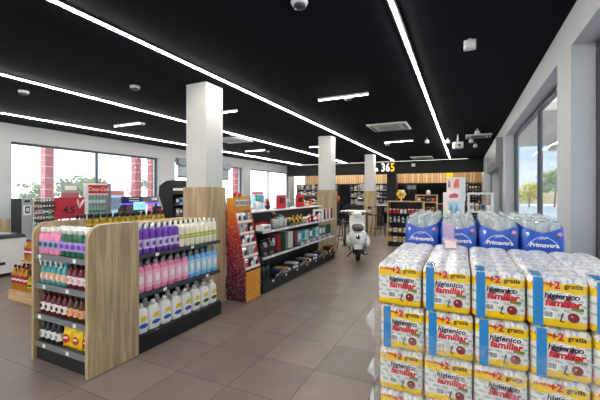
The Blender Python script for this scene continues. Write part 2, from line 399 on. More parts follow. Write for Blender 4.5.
def stripes(m1, frac=(.25, .4), m2=None):
    def f(l, z0, z1, rx, ry):
        h = z1 - z0
        l.loft([(z0 + h*frac[0], rx+.0022, ry+.0022), (z0 + h*frac[1], rx+.0022, ry+.0022)], m1, 14, caps=(0, 0))
        if m2: l.loft([(z0 + h*.7, rx+.0022, ry+.0022), (z0 + h*.82, rx+.0022, ry+.0022)], m2, 14, caps=(0, 0))
    return f
def blob(m, w=.5):
    """printed patch on the front of a label"""
    def f(l, z0, z1, rx, ry):
        h = z1 - z0; l.prism([(rx*w*math.cos(a), z0 + h*.5 + h*.28*math.sin(a)) for a in [2*PI*k/12 for k in range(12)]], -ry-.004, -ry-.001, m, 'y')
    return f
r1 = 1
TALL = bottle('cleaner_bottle', 'bottle', cm('purple'), cm('white'), pm('lilac_label', '#d9cfe6', .5), [(0, .033, 1, 2), (.01, .036, 1, 2), (.15, .036, 1, 2), (.17, .031, 1, 2), (.2, .033, 1, 2), (.222, .018, 1, 2)], [(.222, .015), (.245, .014), (.262, .008)], (.045, .13, .036, .036), lm=blob(cm('purple')))
TALY = bottle('bleach_bottle', 'bottle', cm('cream'), cm('white'), cm('lime'), [(0, .033, 1, 2), (.01, .036, 1, 2), (.15, .036, 1, 2), (.17, .03, 1, 2), (.2, .033, 1, 2), (.222, .018, 1, 2)], [(.222, .016), (.245, .015), (.262, .01)], (.08, .125, .036, .036), lm=stripes(cm('cream'), (.4, .55)))
def softener(c, l2, cap='grey'):
    return bottle('softener_bottle', 'bottle', cm(c), cm(cap), pm('pale_%s_label' % c, l2, .5), [(0, .042, (1, .8), 3), (.01, .046, (1, .8), 3.5), (.19, .045, (1, .8), 4), (.213, .036, (1, .85), 3), (.222, .022, 1, 2)], [(.222, .024), (.258, .023), (.265, .017)], (.04, .175, .046, .038), 3.5, True, lm=blob(PAPER, .6))
PINK = softener('pink', '#f3b6cf'); BLUEB = softener('sky_blue', '#a9d4ee')
def jug(c2, cn):
    def handle(b):
        b.tube([(.05, 0, .2), (.071, 0, .19), (.075, 0, .15), (.072, 0, .1), (.055, 0, .09)], .008, cm('white'), 6)
    o = bottle('detergent_jug', 'jug', cm('white'), cm('white', .35), PAPER, [(0, .062, (1, .7), 5), (.012, .067, (1, .7), 5), (.175, .065, (1, .7), 5), (.205, .05, (1, .75), 4), (.222, .026, 1, 2)], [(.222, .024), (.25, .023), (.258, .018)], (.03, .1, .067, .047), 5, True, handle, lm=blob(cm(c2), .75))
    l = MB(); l.prism([(-.03, .105), (.028, .112), (.03, .15), (-.026, .146)], -.052, -.0475, cm('yellow'), 'y').build('yellow_sticker', o, False); return o
JUGB = jug('blue', 'b'); JUGG = jug('green', 'g')
def spray(b_):
    b_.cyl(0, 0, .2, .225, .012, cm('white'))
PROF_R = [(0, .031, 1, 2), (.008, .034, 1, 2), (.13, .034, 1, 2), (.165, .022, 1, 2), (.185, .013, 1, 2)]
def std(name, c, cap, lab, blobc=None, cat='bottle', **k):
    return bottle(name, cat, cm(c, .2), cm(cap), cm(lab) if lab in COL else lab, PROF_R, [(.185, .014), (.21, .014), (.215, .01)], (.035, .105, .034, .034), lm=blob(cm(blobc)) if blobc else None, **k)
def square_b(name, c, cap, lab, b2, b3=None):
    return bottle(name, 'bottle', cm(c), cm(cap), cm(lab), [(0, .036, (1, .7), 3), (.008, .04, (1, .7), 3), (.16, .04, (1, .7), 3), (.185, .033, (1, .8), 2.5), (.2, .018, 1, 2)], [(.198, .024), (.235, .024), (.243, .018)], (.05, .13, .04, .029), 3, True, lm=blob(cm(b2), .7))
A1 = square_b('shampoo_bottle', 'pink', 'white', 'lilac', 'green'); A2 = square_b('gel_bottle', 'green', 'white', 'lilac', 'purple')
def trig(o, capm):
    MB().box(-.012, .012, -.05, .02, .205, .228, cm(capm), b=.004).box(-.006, .006, -.045, -.035, .17, .206, cm(capm)).build('spray_trigger', o, False)
B1 = std('spray_bottle', 'teal', 'sky_blue', 'peach', 'white'); trig(B1, 'white')
B2 = std('wine_vinegar_bottle', 'maroon', 'black', 'white', 'pink'); C1 = std('vinegar_bottle', 'dark_red', 'black', 'white', 'dark_red'); C2 = std('sauce_bottle', 'brown', 'black', 'peach', 'orange')
D1 = std('soy_sauce_bottle', 'black', 'maroon', 'white', 'grey')
bag = MB()
def bagmesh():
    bm = MB(); W, H = .073, .185; pts = []; nx, nz = 8, 10
    vs = []; fs = []
    for sgn in (-1, 1):
        for j in range(nz+1):
            for i in range(nx+1):
                u, v = i/nx*2-1, j/nz*2-1
                t = max(0, (1-abs(u)**3))*max(0, (1-abs(v)**4))
                vs.append((u*W*(1-.05*(1-v*v)), sgn*(.028*t+.0015), (v+1)/2*H))
    n1 = (nx+1)*(nz+1)
    for s_ in (0, 1):
        for j in range(nz):
            for i in range(nx):
                a = s_*n1 + j*(nx+1)+i; q = (a, a+1, a+nx+2, a+nx+1); fs.append(q if s_ == 0 else q[::-1])
    return bm.add(vs, fs, cm('yellow'), True)
bg = tag(bagmesh().build('snack_bag', None, False), '', 'bag')
MB().prism([(.045*math.cos(a), .085 + .04*math.sin(a)) for a in [2*PI*k/14 for k in range(14)]], -.0325, -.029, cm('red'), 'y').prism([(-.03, .08), (.03, .09), (.028, .105), (-.028, .098)], -.034, -.0326, PAPER, 'y').build('printed_badge', bg, False)
MB().box(-.06, .06, -.004, .004, .17, .187, cm('red')).build('top_seal', bg, False)

# ------------------------------------------------------------------ near shelving island
PRICE = pm('price_ticket', '#f2f1ea', .5)
def arcpanel(y0, y1, h, r=.13, flat=True):
    """side panel outline in YZ with a rounded upper front corner"""
    return [(y1, 0.0), (y1, h)] + [(y0 + r - r*math.sin(a), h - r + r*math.cos(a)) for a in [PI/2*k/8 for k in range(9)]] + [(y0, 0.0)]
g = root('end_shelf_unit', 'end unit of shelves between two round-cornered oak panels, facing the entrance', 'shelf unit', (0, 0, 0))
for x0, x1 in ((-3.635, -3.6), (-2.84, -2.8)):
    MB().prism(arcpanel(1.78, 2.27, 1.275), x0, x1, OAK, 'x').build('side_panel', g)
MB().box(-3.6, -2.84, 2.18, 2.215, 0, 1.19, BLACK).build('back_panel', g)
MB().box(-3.6, -2.84, 1.81, 2.18, 0.001, .13, BLACK).build('plinth', g)
ESH = [.986, .713, .431, .174]
def ticket(mb, x, y, z, w=.04, ax='x'):
    if ax == 'x': mb.box(x-w/2, x+w/2, y-.003, y, z-.036, z-.004, PRICE)
    else: mb.box(y, y+.003, x-w/2, x+w/2, z-.036, z-.004, PRICE)
for i, z in enumerate(ESH):
    sh_ = MB().box(-3.6, -2.84, 1.8, 2.18, z-.018, z, DGREY).box(-3.6, -2.84, 1.79, 1.8, z-.045, z+.004, MGREY).build('shelf', g)
    for x in ((-3.52, -3.0) if i % 2 == 0 else (-3.45, -3.1)):
        t = MB(); ticket(t, x, 1.79, z); t.build('price_ticket', sh_)
def rowfill(protos, names, xs, ys, z, where, group, ax='x', rz=0, jit=.0015, sc=None):
    """protos chosen by a string of indices; one line of things per depth in ys"""
    depth = ['front line', 'second line', 'third line']
    for j, y in enumerate(ys):
        cnt = {}
        for i, (k, x) in enumerate(xs):
            cnt[k] = cnt.get(k, 0) + 1
            p = (x + R.uniform(-jit, jit), y + R.uniform(-jit, jit), z)
            if ax == 'y': p = (p[1], p[0], z)
            put(protos[k], p, rz + R.uniform(-.03, .03), '%s, %s of its colour, %s, %s' % (names[k], ORD[cnt[k]-1], depth[j], where), group, sc=sc)
def spread(a, b, ks):
    n = len(ks); return [(k, a + (b-a)*(i+.5)/n) for i, k in enumerate(ks)]
rowfill([A1, A2], ['pink shampoo bottle', 'green gel bottle'], spread(-3.59, -2.85, [0]*4+[1]*5), [1.84, 1.925, 2.01], ESH[0], 'top shelf of end unit', 'bottles on the top end shelf')
rowfill([B1, B2], ['teal spray bottle', 'dark bottle with pink label'], spread(-3.58, -2.86, [0]*5+[1]*4), [1.85, 1.95], ESH[1], 'second shelf of end unit', 'bottles on the second end shelf', sc=(1, 1, .99))
rowfill([C1, C2], ['dark red vinegar bottle', 'brown sauce bottle'], spread(-3.59, -2.85, [0]*5+[1]*4), [1.85, 1.94], ESH[2], 'third shelf of end unit', 'bottles on the third end shelf')
rowfill([D1], ['small black bottle'], spread(-3.59, -3.27, [0]*4), [1.85, 1.94], ESH[3], 'lowest shelf of end unit', 'black bottles on the lowest end shelf')
for i, x in enumerate((-3.19, -3.05, -2.915)):
    for j, y in enumerate((1.85, 1.94)):
        put(bg, (x, y, ESH[3]), R.uniform(-.1, .1), 'yellow snack bag with red badge, %s from the right panel, %s line' % (ORD[2-i], ['front', 'back'][j]), 'yellow snack bags on the lowest end shelf', (-.08, 0), .93)
# long side of the island
g = root('aisle_shelf_unit', 'black shelf unit facing the aisle between the oak end panel and the nearest column', 'shelf unit')
YA, YB = 2.272, 3.5
MB().box(-3.22, -3.18, YA, YB, 0, 1.2, BLACK).build('back_panel', g)
MB().box(-3.47, -3.17, YA, YB, 1.2, 1.222, OAKH).build('top_cap', g)
MB().box(-3.18, -2.83, YA, YB, .001, .13, BLACK).box(-2.83, -2.8, YA, YB, .001, .16, BLACK).build('plinth', g)
SSH = [.944, .563, .165]
for i, z in enumerate(SSH):
    s_ = MB().box(-3.18, -2.83, YA, YB, z-.02, z, DGREY).box(-2.83, -2.815, YA, YB, z-.036, z+.004, DGREY).build('shelf', g)
    for y in ((2.5, 3.0), (2.6, 3.25), (2.5, 3.1))[i]: MB().box(-2.814, -2.811, y-.022, y+.022, z-.034, z-.002, PRICE).build('price_ticket', s_)
MB().box(-3.57, -3.22, YA, YB, .001, .16, BLACK).box(-3.57, -3.22, YA, YB, .54, .56, DGREY).box(-3.57, -3.22, YA, YB, .92, .94, DGREY).build('rear_shelves', g)
rowfill([TALL, TALY], ['purple cleaner bottle', 'cream bleach bottle'], spread(YA+.01, YB-.02, [0]*7+[1]*8), [-2.875, -2.955, -3.035], SSH[0], 'top shelf of aisle unit', 'cleaner bottles on the aisle top shelf', 'y', PI/2, sc=(1, 1, 1.1))
rowfill([PINK, BLUEB], ['pink softener bottle', 'sky blue softener bottle'], spread(YA+.01, YB-.02, [0]*7+[1]*5), [-2.88, -2.98], SSH[1], 'middle shelf of aisle unit', 'softener bottles on the aisle middle shelf', 'y', PI/2, sc=(1, 1, 1.17))
rowfill([JUGB, JUGG], ['white jug with blue print', 'white jug with green print'], spread(YA+.01, YB-.02, [0]*5+[1]*3), [-2.885, -3.0], SSH[2], 'bottom shelf of aisle unit', 'detergent jugs on the aisle bottom shelf', 'y', PI/2, sc=(1, 1, 1.12))

# ------------------------------------------------------------------ left island with oil bottles
g = root('checkout_side_shelf_unit', 'low wooden shelf unit with amber oil bottles behind the near island', 'shelf unit')
MB().box(-5.95, -5.1, 2.62, 3.15, .001, .16, PLY, b=.004).build('crate_base', g)
MB().box(-5.88, -5.1, 2.74, 3.15, .53, .56, PLY).build('shelf', g)
MB().box(-5.85, -5.1, 3.15, 4.8, .001, .93, BLACK).build('back_body', g)
MB().box(-5.9, -5.05, 3.1, 4.85, .93, .96, OAKH).build('worktop', g)
OIL = bottle('oil_bottle', 'bottle', pm('amber_oil', '#b8801c', .15), cm('dark_red'), pm('oil_label_red', '#a01820', .4), [(0, .042, 1, 2), (.01, .045, 1, 2), (.2, .045, 1, 2), (.25, .02, 1, 2), (.27, .015, 1, 2)], [(.27, .018), (.3, .018)], (.08, .18, .045, .045), lm=stripes(cm('white'), (.35, .6)))
OILY = bottle('yellow_oil_bottle', 'bottle', pm('yellow_oil', '#a08a14', .15), cm('black'), cm('yellow'), [(0, .038, 1, 2), (.01, .04, 1, 2), (.15, .04, 1, 2), (.2, .018, 1, 2), (.235, .014, 1, 2)], [(.2, .021), (.262, .019), (.268, .014)], (.05, .13, .04, .04), lm=stripes(cm('dark_green'), (.2, .5)))
rowfill([OIL, OILY], ['amber oil bottle', 'yellow oil bottle'], spread(-5.94, -5.12, [0]*4+[1]*4), [2.68, 2.79], .16, 'wooden crate base', 'oil bottles on the wooden base', jit=.001, sc=(1, 1, 1.15))
rowfill([OIL], ['amber oil bottle with red cap'], spread(-5.86, -5.12, [0]*8), [2.8], .56, 'small upper wooden shelf', 'oil bottles on the upper wooden shelf', jit=.0005)
for j, x in enumerate((-5.12, -5.22)):
    for i in range(15):
        put(OILY, (x, 3.16 + i*.108 + R.uniform(-.004, .004), .96), 0, 'yellow oil bottle with dark cap, %s from the near end, %s row' % (ORD[i], ['aisle side', 'checkout side'][j]), 'yellow oil bottles lined up on the black unit')

# ------------------------------------------------------------------ chest freezer, kiosk, poster, fridge
g = root('chest_freezer', 'white chest freezer with curved glass lid at the left wall', 'freezer')
fz = MB().prism([(1.6, .06), (3.6, .06), (3.68, .12), (3.7, .62), (3.64, .7), (1.6, .7)], -8.45, -7.66, PWHITE, 'x'); fz.build('cabinet_body', g)
MB().prism([(1.6, .7), (3.66, .7), (3.62, .76), (1.6, .8)], -8.47, -7.64, CHROME, 'x').build('rim', g)
MB().prism([(1.65, .8)] + [(1.65 + 1.9*k/8, .8 + .05*math.sin(PI*k/8)) for k in range(1, 8)] + [(3.55, .78)], -8.4, -7.72, clear('lid_glass', '#dfeaf0', .75), 'x').build('glass_lid', g)
MB().box(-7.658, -7.645, 3.2, 3.32, .22, .27, BLACK).build('vent_badge', g)
for i, (x, y) in enumerate(((-8.35, 1.8), (-7.75, 1.8), (-8.35, 3.5), (-7.75, 3.5))): MB().cyl(x, y, 0, .06, .03, RUB).build('foot', g)
g = root('payment_kiosk', 'grey payment kiosk with dark side panel standing by the left window', 'kiosk')
MB().box(-8.37, -8.02, 3.73, 3.75, .001, 1.44, pm('dark_slate_panel', '#23272d', .5)).build('side_panel', g)
MB().box(-8.37, -8.0, 3.752, 3.93, .001, 1.44, pm('kiosk_grey', '#9fa3a6', .4), b=.008).build('cabinet_body', g)
MB().box(-8.0, -7.99, 3.77, 3.91, 1.1, 1.3, PWHITE).box(-7.988, -7.98, 3.8, 3.88, 1.14, 1.28, BLACK).box(-7.98, -7.977, 3.815, 3.865, 1.17, 1.25, pm('kiosk_screen', '#c8d4dc', .3)).build('card_reader', g)
MB().box(-8.0, -7.995, 3.79, 3.89, 1.36, 1.4, BLACK).build('ticket_slot', g)
g = root('tobacco_rack', 'white rack of small packets between the kiosk and the red poster', 'rack')
MB().box(-8.3, -8.2, 3.94, 4.42, .001, 1.45, PWHITE).box(-8.2, -7.98, 3.94, 3.952, .8, 1.45, PWHITE).box(-8.2, -7.98, 4.408, 4.42, .8, 1.45, PWHITE).build('case', g)
for k in range(5): MB().box(-8.2, -7.99, 3.953, 4.407, .86 + k*.12, .872 + k*.12, CHROME).build('shelf', g)
def packproto(c, c2, w=.05, d=.03, h=.08, name='carton_packet', cat='packet'):
    key = (c, c2, w, d, h, name)
    if key in PC: return PC[key]
    o = MB().box(-w/2, w/2, -d/2, d/2, 0, h, cm(c, .5), b=min(w, d, h)*.06).build(name, None, False); tag(o, '', cat)
    MB().box(-w*.36, w*.36, -d/2-.0025, -d/2-.0003, h*.3, h*.78, cm(c2, .5)).build('printed_panel', o, False)
    PC[key] = o; return o
PC = {}
cols = list(COL)
for k in range(5):
    for i in range(8):
        c = R.choice(['grey', 'dark_green', 'tan', 'navy', 'white', 'gold', 'turquoise', 'black'])
        c2 = 'white' if c != 'white' else 'red'
        put(packproto(c, c2), (-8.02, 3.985 + i*.056, .872 + k*.12), PI/2, '%s packet, %s along the %s tier of the tobacco rack' % (c.replace('_', ' '), ORD[i], ORD[k]), 'packets in the white tobacco rack')
g = root('red_price_poster', 'red poster reading 4.5 beside the drinks fridge', 'poster')
MB().box(-7.97, -7.94, 4.34, 4.97, .98, 1.45, cm('red', .5), b=.003).build('board', g)
MB().box(-7.94, -7.937, 4.36, 4.96, 1.0, 1.43, pm('poster_red', '#b4283a', .5)).build('printed_sheet', g)
MB().text('4.5', .21, BLACK, T(-7.932, 4.62, 1.16) @ RZ(PI/2), .006).build('price_lettering', g)
MB().tube([(-7.93, 4.85, 1.2), (-7.925, 4.9, 1.32), (-7.93, 4.95, 1.4)], [.01, .03, .015], PAPER).tube([(-7.93, 4.85, 1.2), (-7.925, 4.81, 1.32), (-7.93, 4.8, 1.41)], [.01, .02, .012], PAPER).build('printed_flower', g)
for y in (4.45, 4.95): MB().box(-7.965, -7.945, y, y+.02, .001, .98, MGREY).build('stand_leg', g)
g = root('grey_notice_stand', 'grey and red notice standing above the red poster', 'sign')
MB().box(-8.4, -8.38, 4.7, 5.1, 1.42, 1.78, pm('notice_grey', '#9aa3a0', .5)).build('board', g); MB().box(-8.379, -8.376, 4.7, 5.1, 1.42, 1.56, pm('notice_red', '#b06a70', .5)).build('red_band', g)
MB().box(-8.376, -8.373, 4.78, 5.05, 1.62, 1.72, PAPER).build('white_panel', g); MB().tube([(-8.39, 4.9, 0), (-8.39, 4.9, 1.42)], .02, MGREY).build('pole', g)
g = root('drinks_fridge', 'tall drinks fridge with red header full of bottles near the left window', 'fridge')
FX = -7.9
MB().box(-8.05, FX, 5.0, 5.03, .001, 1.78, PWHITE).box(-8.05, FX, 5.51, 5.6, .001, 1.78, MGREY).box(-8.08, -8.05, 5.0, 5.6, .001, 1.78, MGREY).box(-8.05, FX, 5.03, 5.51, .001, .3, PWHITE).box(-8.05, FX, 5.03, 5.51, 1.5, 1.78, PWHITE).build('cabinet_body', g)
hp = MB().box(FX, FX+.012, 5.03, 5.51, 1.54, 1.74, cm('red', .4)).build('header_sign', g)
MB().text('Coca-Cola', .125, PAPER, T(FX+.014, 5.27, 1.64) @ RZ(PI/2), .001, shear=.3).build('header_lettering', hp)
for k in range(4): MB().box(-8.05, FX-.02, 5.03, 5.51, .55 + k*.24, .56 + k*.24, CHROME).build('shelf', g)
MB().box(FX-.01, FX, 5.03, 5.51, .3, 1.5, clear('fridge_glass', '#d8e4e8', .12)).build('glass_door', g)
for k in range(4):
    for i in range(6):
        c = [('turquoise', 'white'), ('turquoise', 'green'), ('sky_blue', 'white'), ('green', 'yellow')][k]
        key = ('fr', c)
        if key not in PC: PC[key] = std('drink_bottle', c[0], 'white', c[1])
        put(PC[key], (FX-.07, 5.07 + i*.08, .56 + (3-k)*.24 if k else 1.28), PI/2, '%s bottle on the %s fridge shelf down, %s from its left side' % (c[0].replace('_', ' '), ORD[k], ORD[i]), 'bottles in the drinks fridge', sc=.95)

# ------------------------------------------------------------------ checkout counter and things on it
DB = pm('checkout_dark_grey', '#23262b', .4); NAVY = pm('navy_panel', '#1a2350', .4)
g = root('checkout_counter', 'long dark checkout counter beyond the near shelving island', 'counter')
MB().box(-6.7, -6.1, 4.75, 9.3, .001, 1.0, DB).build('counter_body', g); MB().box(-6.75, -6.05, 4.7, 9.35, 1.0, 1.05, BLACK, b=.008).build('worktop', g)
MB().box(-6.1, -6.08, 4.8, 9.3, .2, .7, NAVY).build('front_panel', g)
g = root('promotion_box', 'red and white promotion box on a stand right of the drinks fridge', 'display box')
MB().box(-7.6, -7.3, 5.7, 6.1, .001, 1.1, PWHITE).build('pedestal', g); MB().box(-7.55, -7.3, 5.7, 6.08, 1.1, 1.42, cm('dark_red', .5)).build('box_shell', g); MB().box(-7.3, -7.296, 5.72, 6.06, 1.2, 1.27, PAPER).box(-7.3, -7.296, 5.72, 6.06, 1.34, 1.36, PAPER).build('white_band', g)
g = root('office_chair', 'cashier chair with brown rounded back behind the checkout counter', 'chair', (-7.1, 5.35, 0), .5)
MB().box(-.23, .23, -.23, .23, .5, .58, BLACK, b=.03).build('seat', g); MB().loft([(.75, .2, .04, 3), (.85, .25, .05, 3), (1.15, .24, .05, 3), (1.3, .15, .03, 2.5)], pm('brown_leather', '#4a342a', .5), 18, T(0, .24, 0)).build('backrest', g)
MB().cyl(0, 0, .08, .5, .03, CHROME).build('gas_column', g); MB().tube([(0, .2, .55), (0, .28, .65), (0, .26, .85)], .02, BLACK).build('back_bar', g)
for k in range(5):
    a = 2*PI*k/5; MB().tube([(0, 0, .09), (.28*math.cos(a), .28*math.sin(a), .06)], [.025, .018], BLACK).build('base_leg', g); MB().ball((.28*math.cos(a), .28*math.sin(a), .03), .03, RUB).build('caster', g)
def monitor(x, y, z, rz, w, h, col, label, stand=.12, emit=0):
    g = root('till_screen', label, 'screen', (x, y, z), rz)
    MB().box(-.09, .09, -.07, .07, 0, .015, BLACK, b=.004).build('base_plate', g); MB().box(-.02, .02, .01, .03, .015, stand+.06, BLACK).build('stem', g)
    MB().box(-w/2, w/2, -.015, .015, stand, stand+h, BLACK, b=.006).build('casing', g)
    MB().box(-w/2+.012, w/2-.012, -.018, -.0152, stand+.012, stand+h-.012, col).build('display_panel', g)
SCB = pm('lit_blue_screen', '#7fb4f2', .3, emit=.8, var=.5, scale=20); SCP = pm('lit_violet_line', '#4a35e8', .3, emit=2)
monitor(-6.4, 5.2, 1.05, PI/2-.5, .27, .2, SCB, 'till screen showing a pale blue page')
monitor(-6.4, 7.55, 1.05, PI/2-.5, .4, .3, NAVY, 'till screen turned off beside the blue screen', .2)
g = root('service_counter_sign', 'navy counter sign with a violet light line above the tills', 'sign', (0, 0, 0))
MB().box(-6.66, -6.6, 4.95, 5.42, 1.33, 1.47, NAVY).build('navy_board', g); MB().box(-6.66, -6.6, 5.44, 5.9, 1.33, 1.47, pm('board_grey', '#75716e', .5)).build('grey_board', g)
MB().box(-6.64, -6.59, 4.95, 5.9, 1.3, 1.325, SCP).build('light_line', g)
MB().box(-6.599, -6.595, 5.1, 5.36, 1.42, 1.44, PAPER).box(-6.599, -6.595, 5.1, 5.36, 1.37, 1.39, PAPER).box(-6.599, -6.595, 5.7, 5.86, 1.38, 1.44, PAPER).build('lettering_bar', g)
for y in (5.0, 5.84): MB().box(-6.65, -6.61, y, y+.03, 1.052, 1.33, DB).build('post', g)
for i, (y, c, c2, h) in enumerate(((6.9, 'navy', 'white', .16), (7.12, 'brown', 'white', .12), (5.75, 'red', 'white', .11), (8.1, 'grey', 'white', .18), (8.4, 'navy', 'sky_blue', .25), (8.75, 'red', 'yellow', .15), (5.5, 'navy', 'red', .2), (5.95, 'maroon', 'red', .13), (6.3, 'black', 'white', .16))):
    put(packproto(c, c2, .16, .12, h, 'counter_box', 'box'), (-6.2, y, 1.05), PI/2, '%s box with %s panel standing on the checkout counter' % (c, c2.replace('_', ' ')), None)
for i in range(7):
    put(std('snack_tube', 'black', 'black', 'maroon', 'gold') if i == 0 else PC['tube'], (-6.09, 4.95 + i*.07, 1.05), PI/2, 'black snack tube at the counter edge, %s from the near end' % ORD[i], 'black tubes along the counter edge', sc=.6) if i else PC.update(tube=std('snack_tube', 'black', 'black', 'maroon', 'gold'))
DRAPE = pm('black_vinyl_cover', '#0d1113', .3, var=.3)
g = root('covered_vending_machine', 'tall black covered machine standing in front of the nearest column', 'machine', (-5.35, 5.55, 0), 0)
MB().prism([(-.3, .001), (-.14, .001), (-.14, 1.82), (-.32, 1.8), (-.5, 1.7), (-.52, 1.5), (-.4, 1.25)], -.3, .3, DRAPE, 'y').build('cover', g)
MB().box(-.139, .35, .25, .3, .001, 1.8, BLACK).box(-.139, -.12, -.3, .25, .001, 1.8, BLACK).box(.33, .35, -.3, .25, .001, 1.8, BLACK).box(-.12, .33, -.3, .25, 1.52, 1.8, BLACK).box(-.12, .33, -.3, .25, .001, .9, BLACK).build('cabinet_body', g)
MB().box(-.1, .3, -.304, -.3005, 1.6, 1.65, PAPER).build('white_strip', g)
for i, z in enumerate((1.08, 1.3)): MB().box(-.119, .329, -.28, .249, z, z+.012, CHROME).build('shelf', g)
for k, z in enumerate((.9, 1.092, 1.312)):
    for i in range(4): put(packproto(['white', 'grey', 'navy', 'sky_blue'][(i+k) % 4], ['grey', 'white', 'white', 'navy'][(i+k) % 4], .09, .1, .14), (-5.35-.06 + i*.1, 5.38, z), 0, '%s packet, %s from left, %s shelf up inside the black machine' % (['white', 'grey', 'navy', 'pale blue'][(i+k) % 4], ORD[i], ORD[k]), 'packets inside the black machine')

# ------------------------------------------------------------------ cardboard display stand beside the column
def glitter():
    m, nt, b = newmat('orange_to_purple_print'); x = NX(nt)
    o = x.coord(); s_ = x.sep(o)
    c = x.ramp(x.m('DIVIDE', s_[2], 1.5), [(.05, srgb('#4a1440')), (.35, srgb('#80204c')), (.6, srgb('#b23038')), (.8, srgb('#d8642c')), (.97, srgb('#f0a834'))])
    v = nt.nodes.new('ShaderNodeTexVoronoi'); v.inputs['Scale'].default_value = 42; nt.links.new(o, v.inputs['Vector'])
    d_ = x.m('LESS_THAN', v.outputs['Distance'], .26); c = x.mix(d_, c, srgb('#f4c468'))
    nt.links.new(c, b.inputs['Base Color']); b.inputs['Roughness'].default_value = .45; return m
def goldy():
    m, nt, b = newmat('gold_glitter_print'); x = NX(nt)
    v = nt.nodes.new('ShaderNodeTexVoronoi'); v.inputs['Scale'].default_value = 60; nt.links.new(x.coord(), v.inputs['Vector'])
    c = x.ramp(v.outputs['Distance'], [(0, srgb('#fbe08a')), (.3, srgb('#e8a526')), (.8, srgb('#b86a16'))])
    nt.links.new(c, b.inputs['Base Color']); b.inputs['Roughness'].default_value = .45; return m
GL, GO = glitter(), goldy()
g = root('cardboard_display_stand', 'tall orange and purple cardboard stand with pouches beside the nearest column', 'display stand', (0, 0, 0))
ys = (4.0, 4.4)
sil = [(-3.1, 0.001), (-3.1, 1.48), (-2.985, 1.48), (-2.77, .42), (-2.77, .001)]
for a, b in ((ys[0], ys[0]+.012), (ys[1]-.012, ys[1])): MB().prism(sil, a, b, GL, 'y').build('side_panel', g)
MB().box(-3.1, -3.09, ys[0]+.012, ys[1]-.012, .001, 1.48, GL).build('back_panel', g)
MB().box(-2.785, -2.772, ys[0]+.012, ys[1]-.012, .001, .42, GO).build('base_front', g)
MB().box(-2.975, -2.965, ys[0], ys[1], 1.28, 1.5, GO).build('header_card', g)
MB().box(-2.964, -2.962, ys[0]+.03, ys[1]-.03, 1.36, 1.45, PAPER).text('NOVEDADES', .085, NAVY, T(-2.959, 4.2, 1.4) @ RZ(PI/2) @ Matrix.Diagonal((.68, 1, 1, 1)), .0018).build('header_lettering', g)
tiers = []
for k in range(5):
    z = .45 + k*.165; xf = -2.985 + (1.48 - z) / 1.06 * .215 - .004; tiers.append((z, xf))
    MB().box(-3.09, xf, ys[0]+.012, ys[1]-.012, z-.012, z, GL).box(xf-.006, xf, ys[0]+.012, ys[1]-.012, z, z+.035, PAPER).build('tray', g)
for k, (z, xf) in enumerate(tiers):
    for i in range(3):
        c, c2 = [('silver', 'red'), ('white', 'navy'), ('black', 'white'), ('grey', 'silver'), ('white', 'maroon')][(i*2+k) % 5]
        key = ('pouch', c, c2)
        if key not in PC:
            o = tag(bagmesh().build('foil_pouch', None, False), '', 'pouch'); o.data.materials[0] = pm('foil_' + c, COL[c], .25, .4)
            MB().prism([(.04*math.cos(a), .085 + .05*math.sin(a)) for a in [2*PI*q/12 for q in range(12)]], -.0325, -.029, cm(c2), 'y').build('printed_badge', o, False); PC[key] = o
        put(PC[key], (xf-.037, 4.075 + i*.125, z), PI/2, '%s pouch with %s print, %s from the column on the %s tray up' % (c, c2, ORD[i], ORD[k]), 'pouches in the cardboard stand', (0, 0), .8)
g = root('red_cone_topper', 'small red figures standing on top of the cardboard display stand', 'toy', (-3.03, 4.2, 1.48))
for i, y in enumerate((-.1, .02)): MB().loft([(0, .03, .03), (.05, .028, .028), (.09, .008, .008)], cm('red'), 12, T(0, y, 0)).build('figure', g)

# ------------------------------------------------------------------ long bazaar gondola
YG0, YG1 = 4.45, 7.66
g = root('bazaar_shelf_unit', 'long black shelf unit of household goods between the cardboard stand and second column', 'shelf unit')
MB().box(-3.22, -3.18, YG0, YG1, .001, 1.24, BLACK).build('back_panel', g)
MB().box(-3.42, -3.08, YG0, YG1, 1.225, 1.25, PWHITE).build('shelf', g)
PR = pm('price_rail_white', '#c9ccce', .3)
GSH = [.955, .55, .15]
def endround(mb, z, x1, m, t=.02, r=.36, m2=None):
    pts = [(-3.18, YG1)] + [(-3.18 + (x1+3.18)*math.cos(a), YG1 + r*math.sin(a)) for a in [PI/2*k/8 for k in range(9)]]
    mb.prism(pts, z-t, z, m, 'z')
    if m2:
        q = [((-3.18 + (x1+3.18)*math.cos(a)), YG1 + r*math.sin(a)) for a in [PI/2*k/10 for k in range(11)]]
        mb.tube([(p[0], p[1], z-.014) for p in q], .014, m2, 6)
for i, z in enumerate(GSH):
    s_ = MB().box(-3.18, -2.77, YG0, YG1, z-.02, z, DGREY)
    endround(s_, z, -2.77, DGREY, .02, .28, PR if i < 2 else BLACK)
    s_ = s_.build('shelf', g)
    MB().box(-2.77, -2.755, YG0, YG1, z-.03, z+.006, PR if i < 2 else BLACK).build('price_rail', s_)
    for k in range(7): y = YG0 + .3 + k*.44; MB().box(-2.754, -2.751, y-.03, y+.03, z-.026, z+.003, PRICE).build('price_ticket', s_)
pl = MB().box(-3.18, -2.77, YG0, YG1, .001, .13, BLACK); endround(pl, .13, -2.77, BLACK, .129, .3); pl.build('plinth', g)
MB().box(-3.6, -3.22, YG0, YG1, .001, .15, BLACK).box(-3.6, -3.22, YG0, YG1, .54, .56, DGREY).box(-3.6, -3.22, YG0, YG1, .92, .94, DGREY).build('rear_shelves', g)
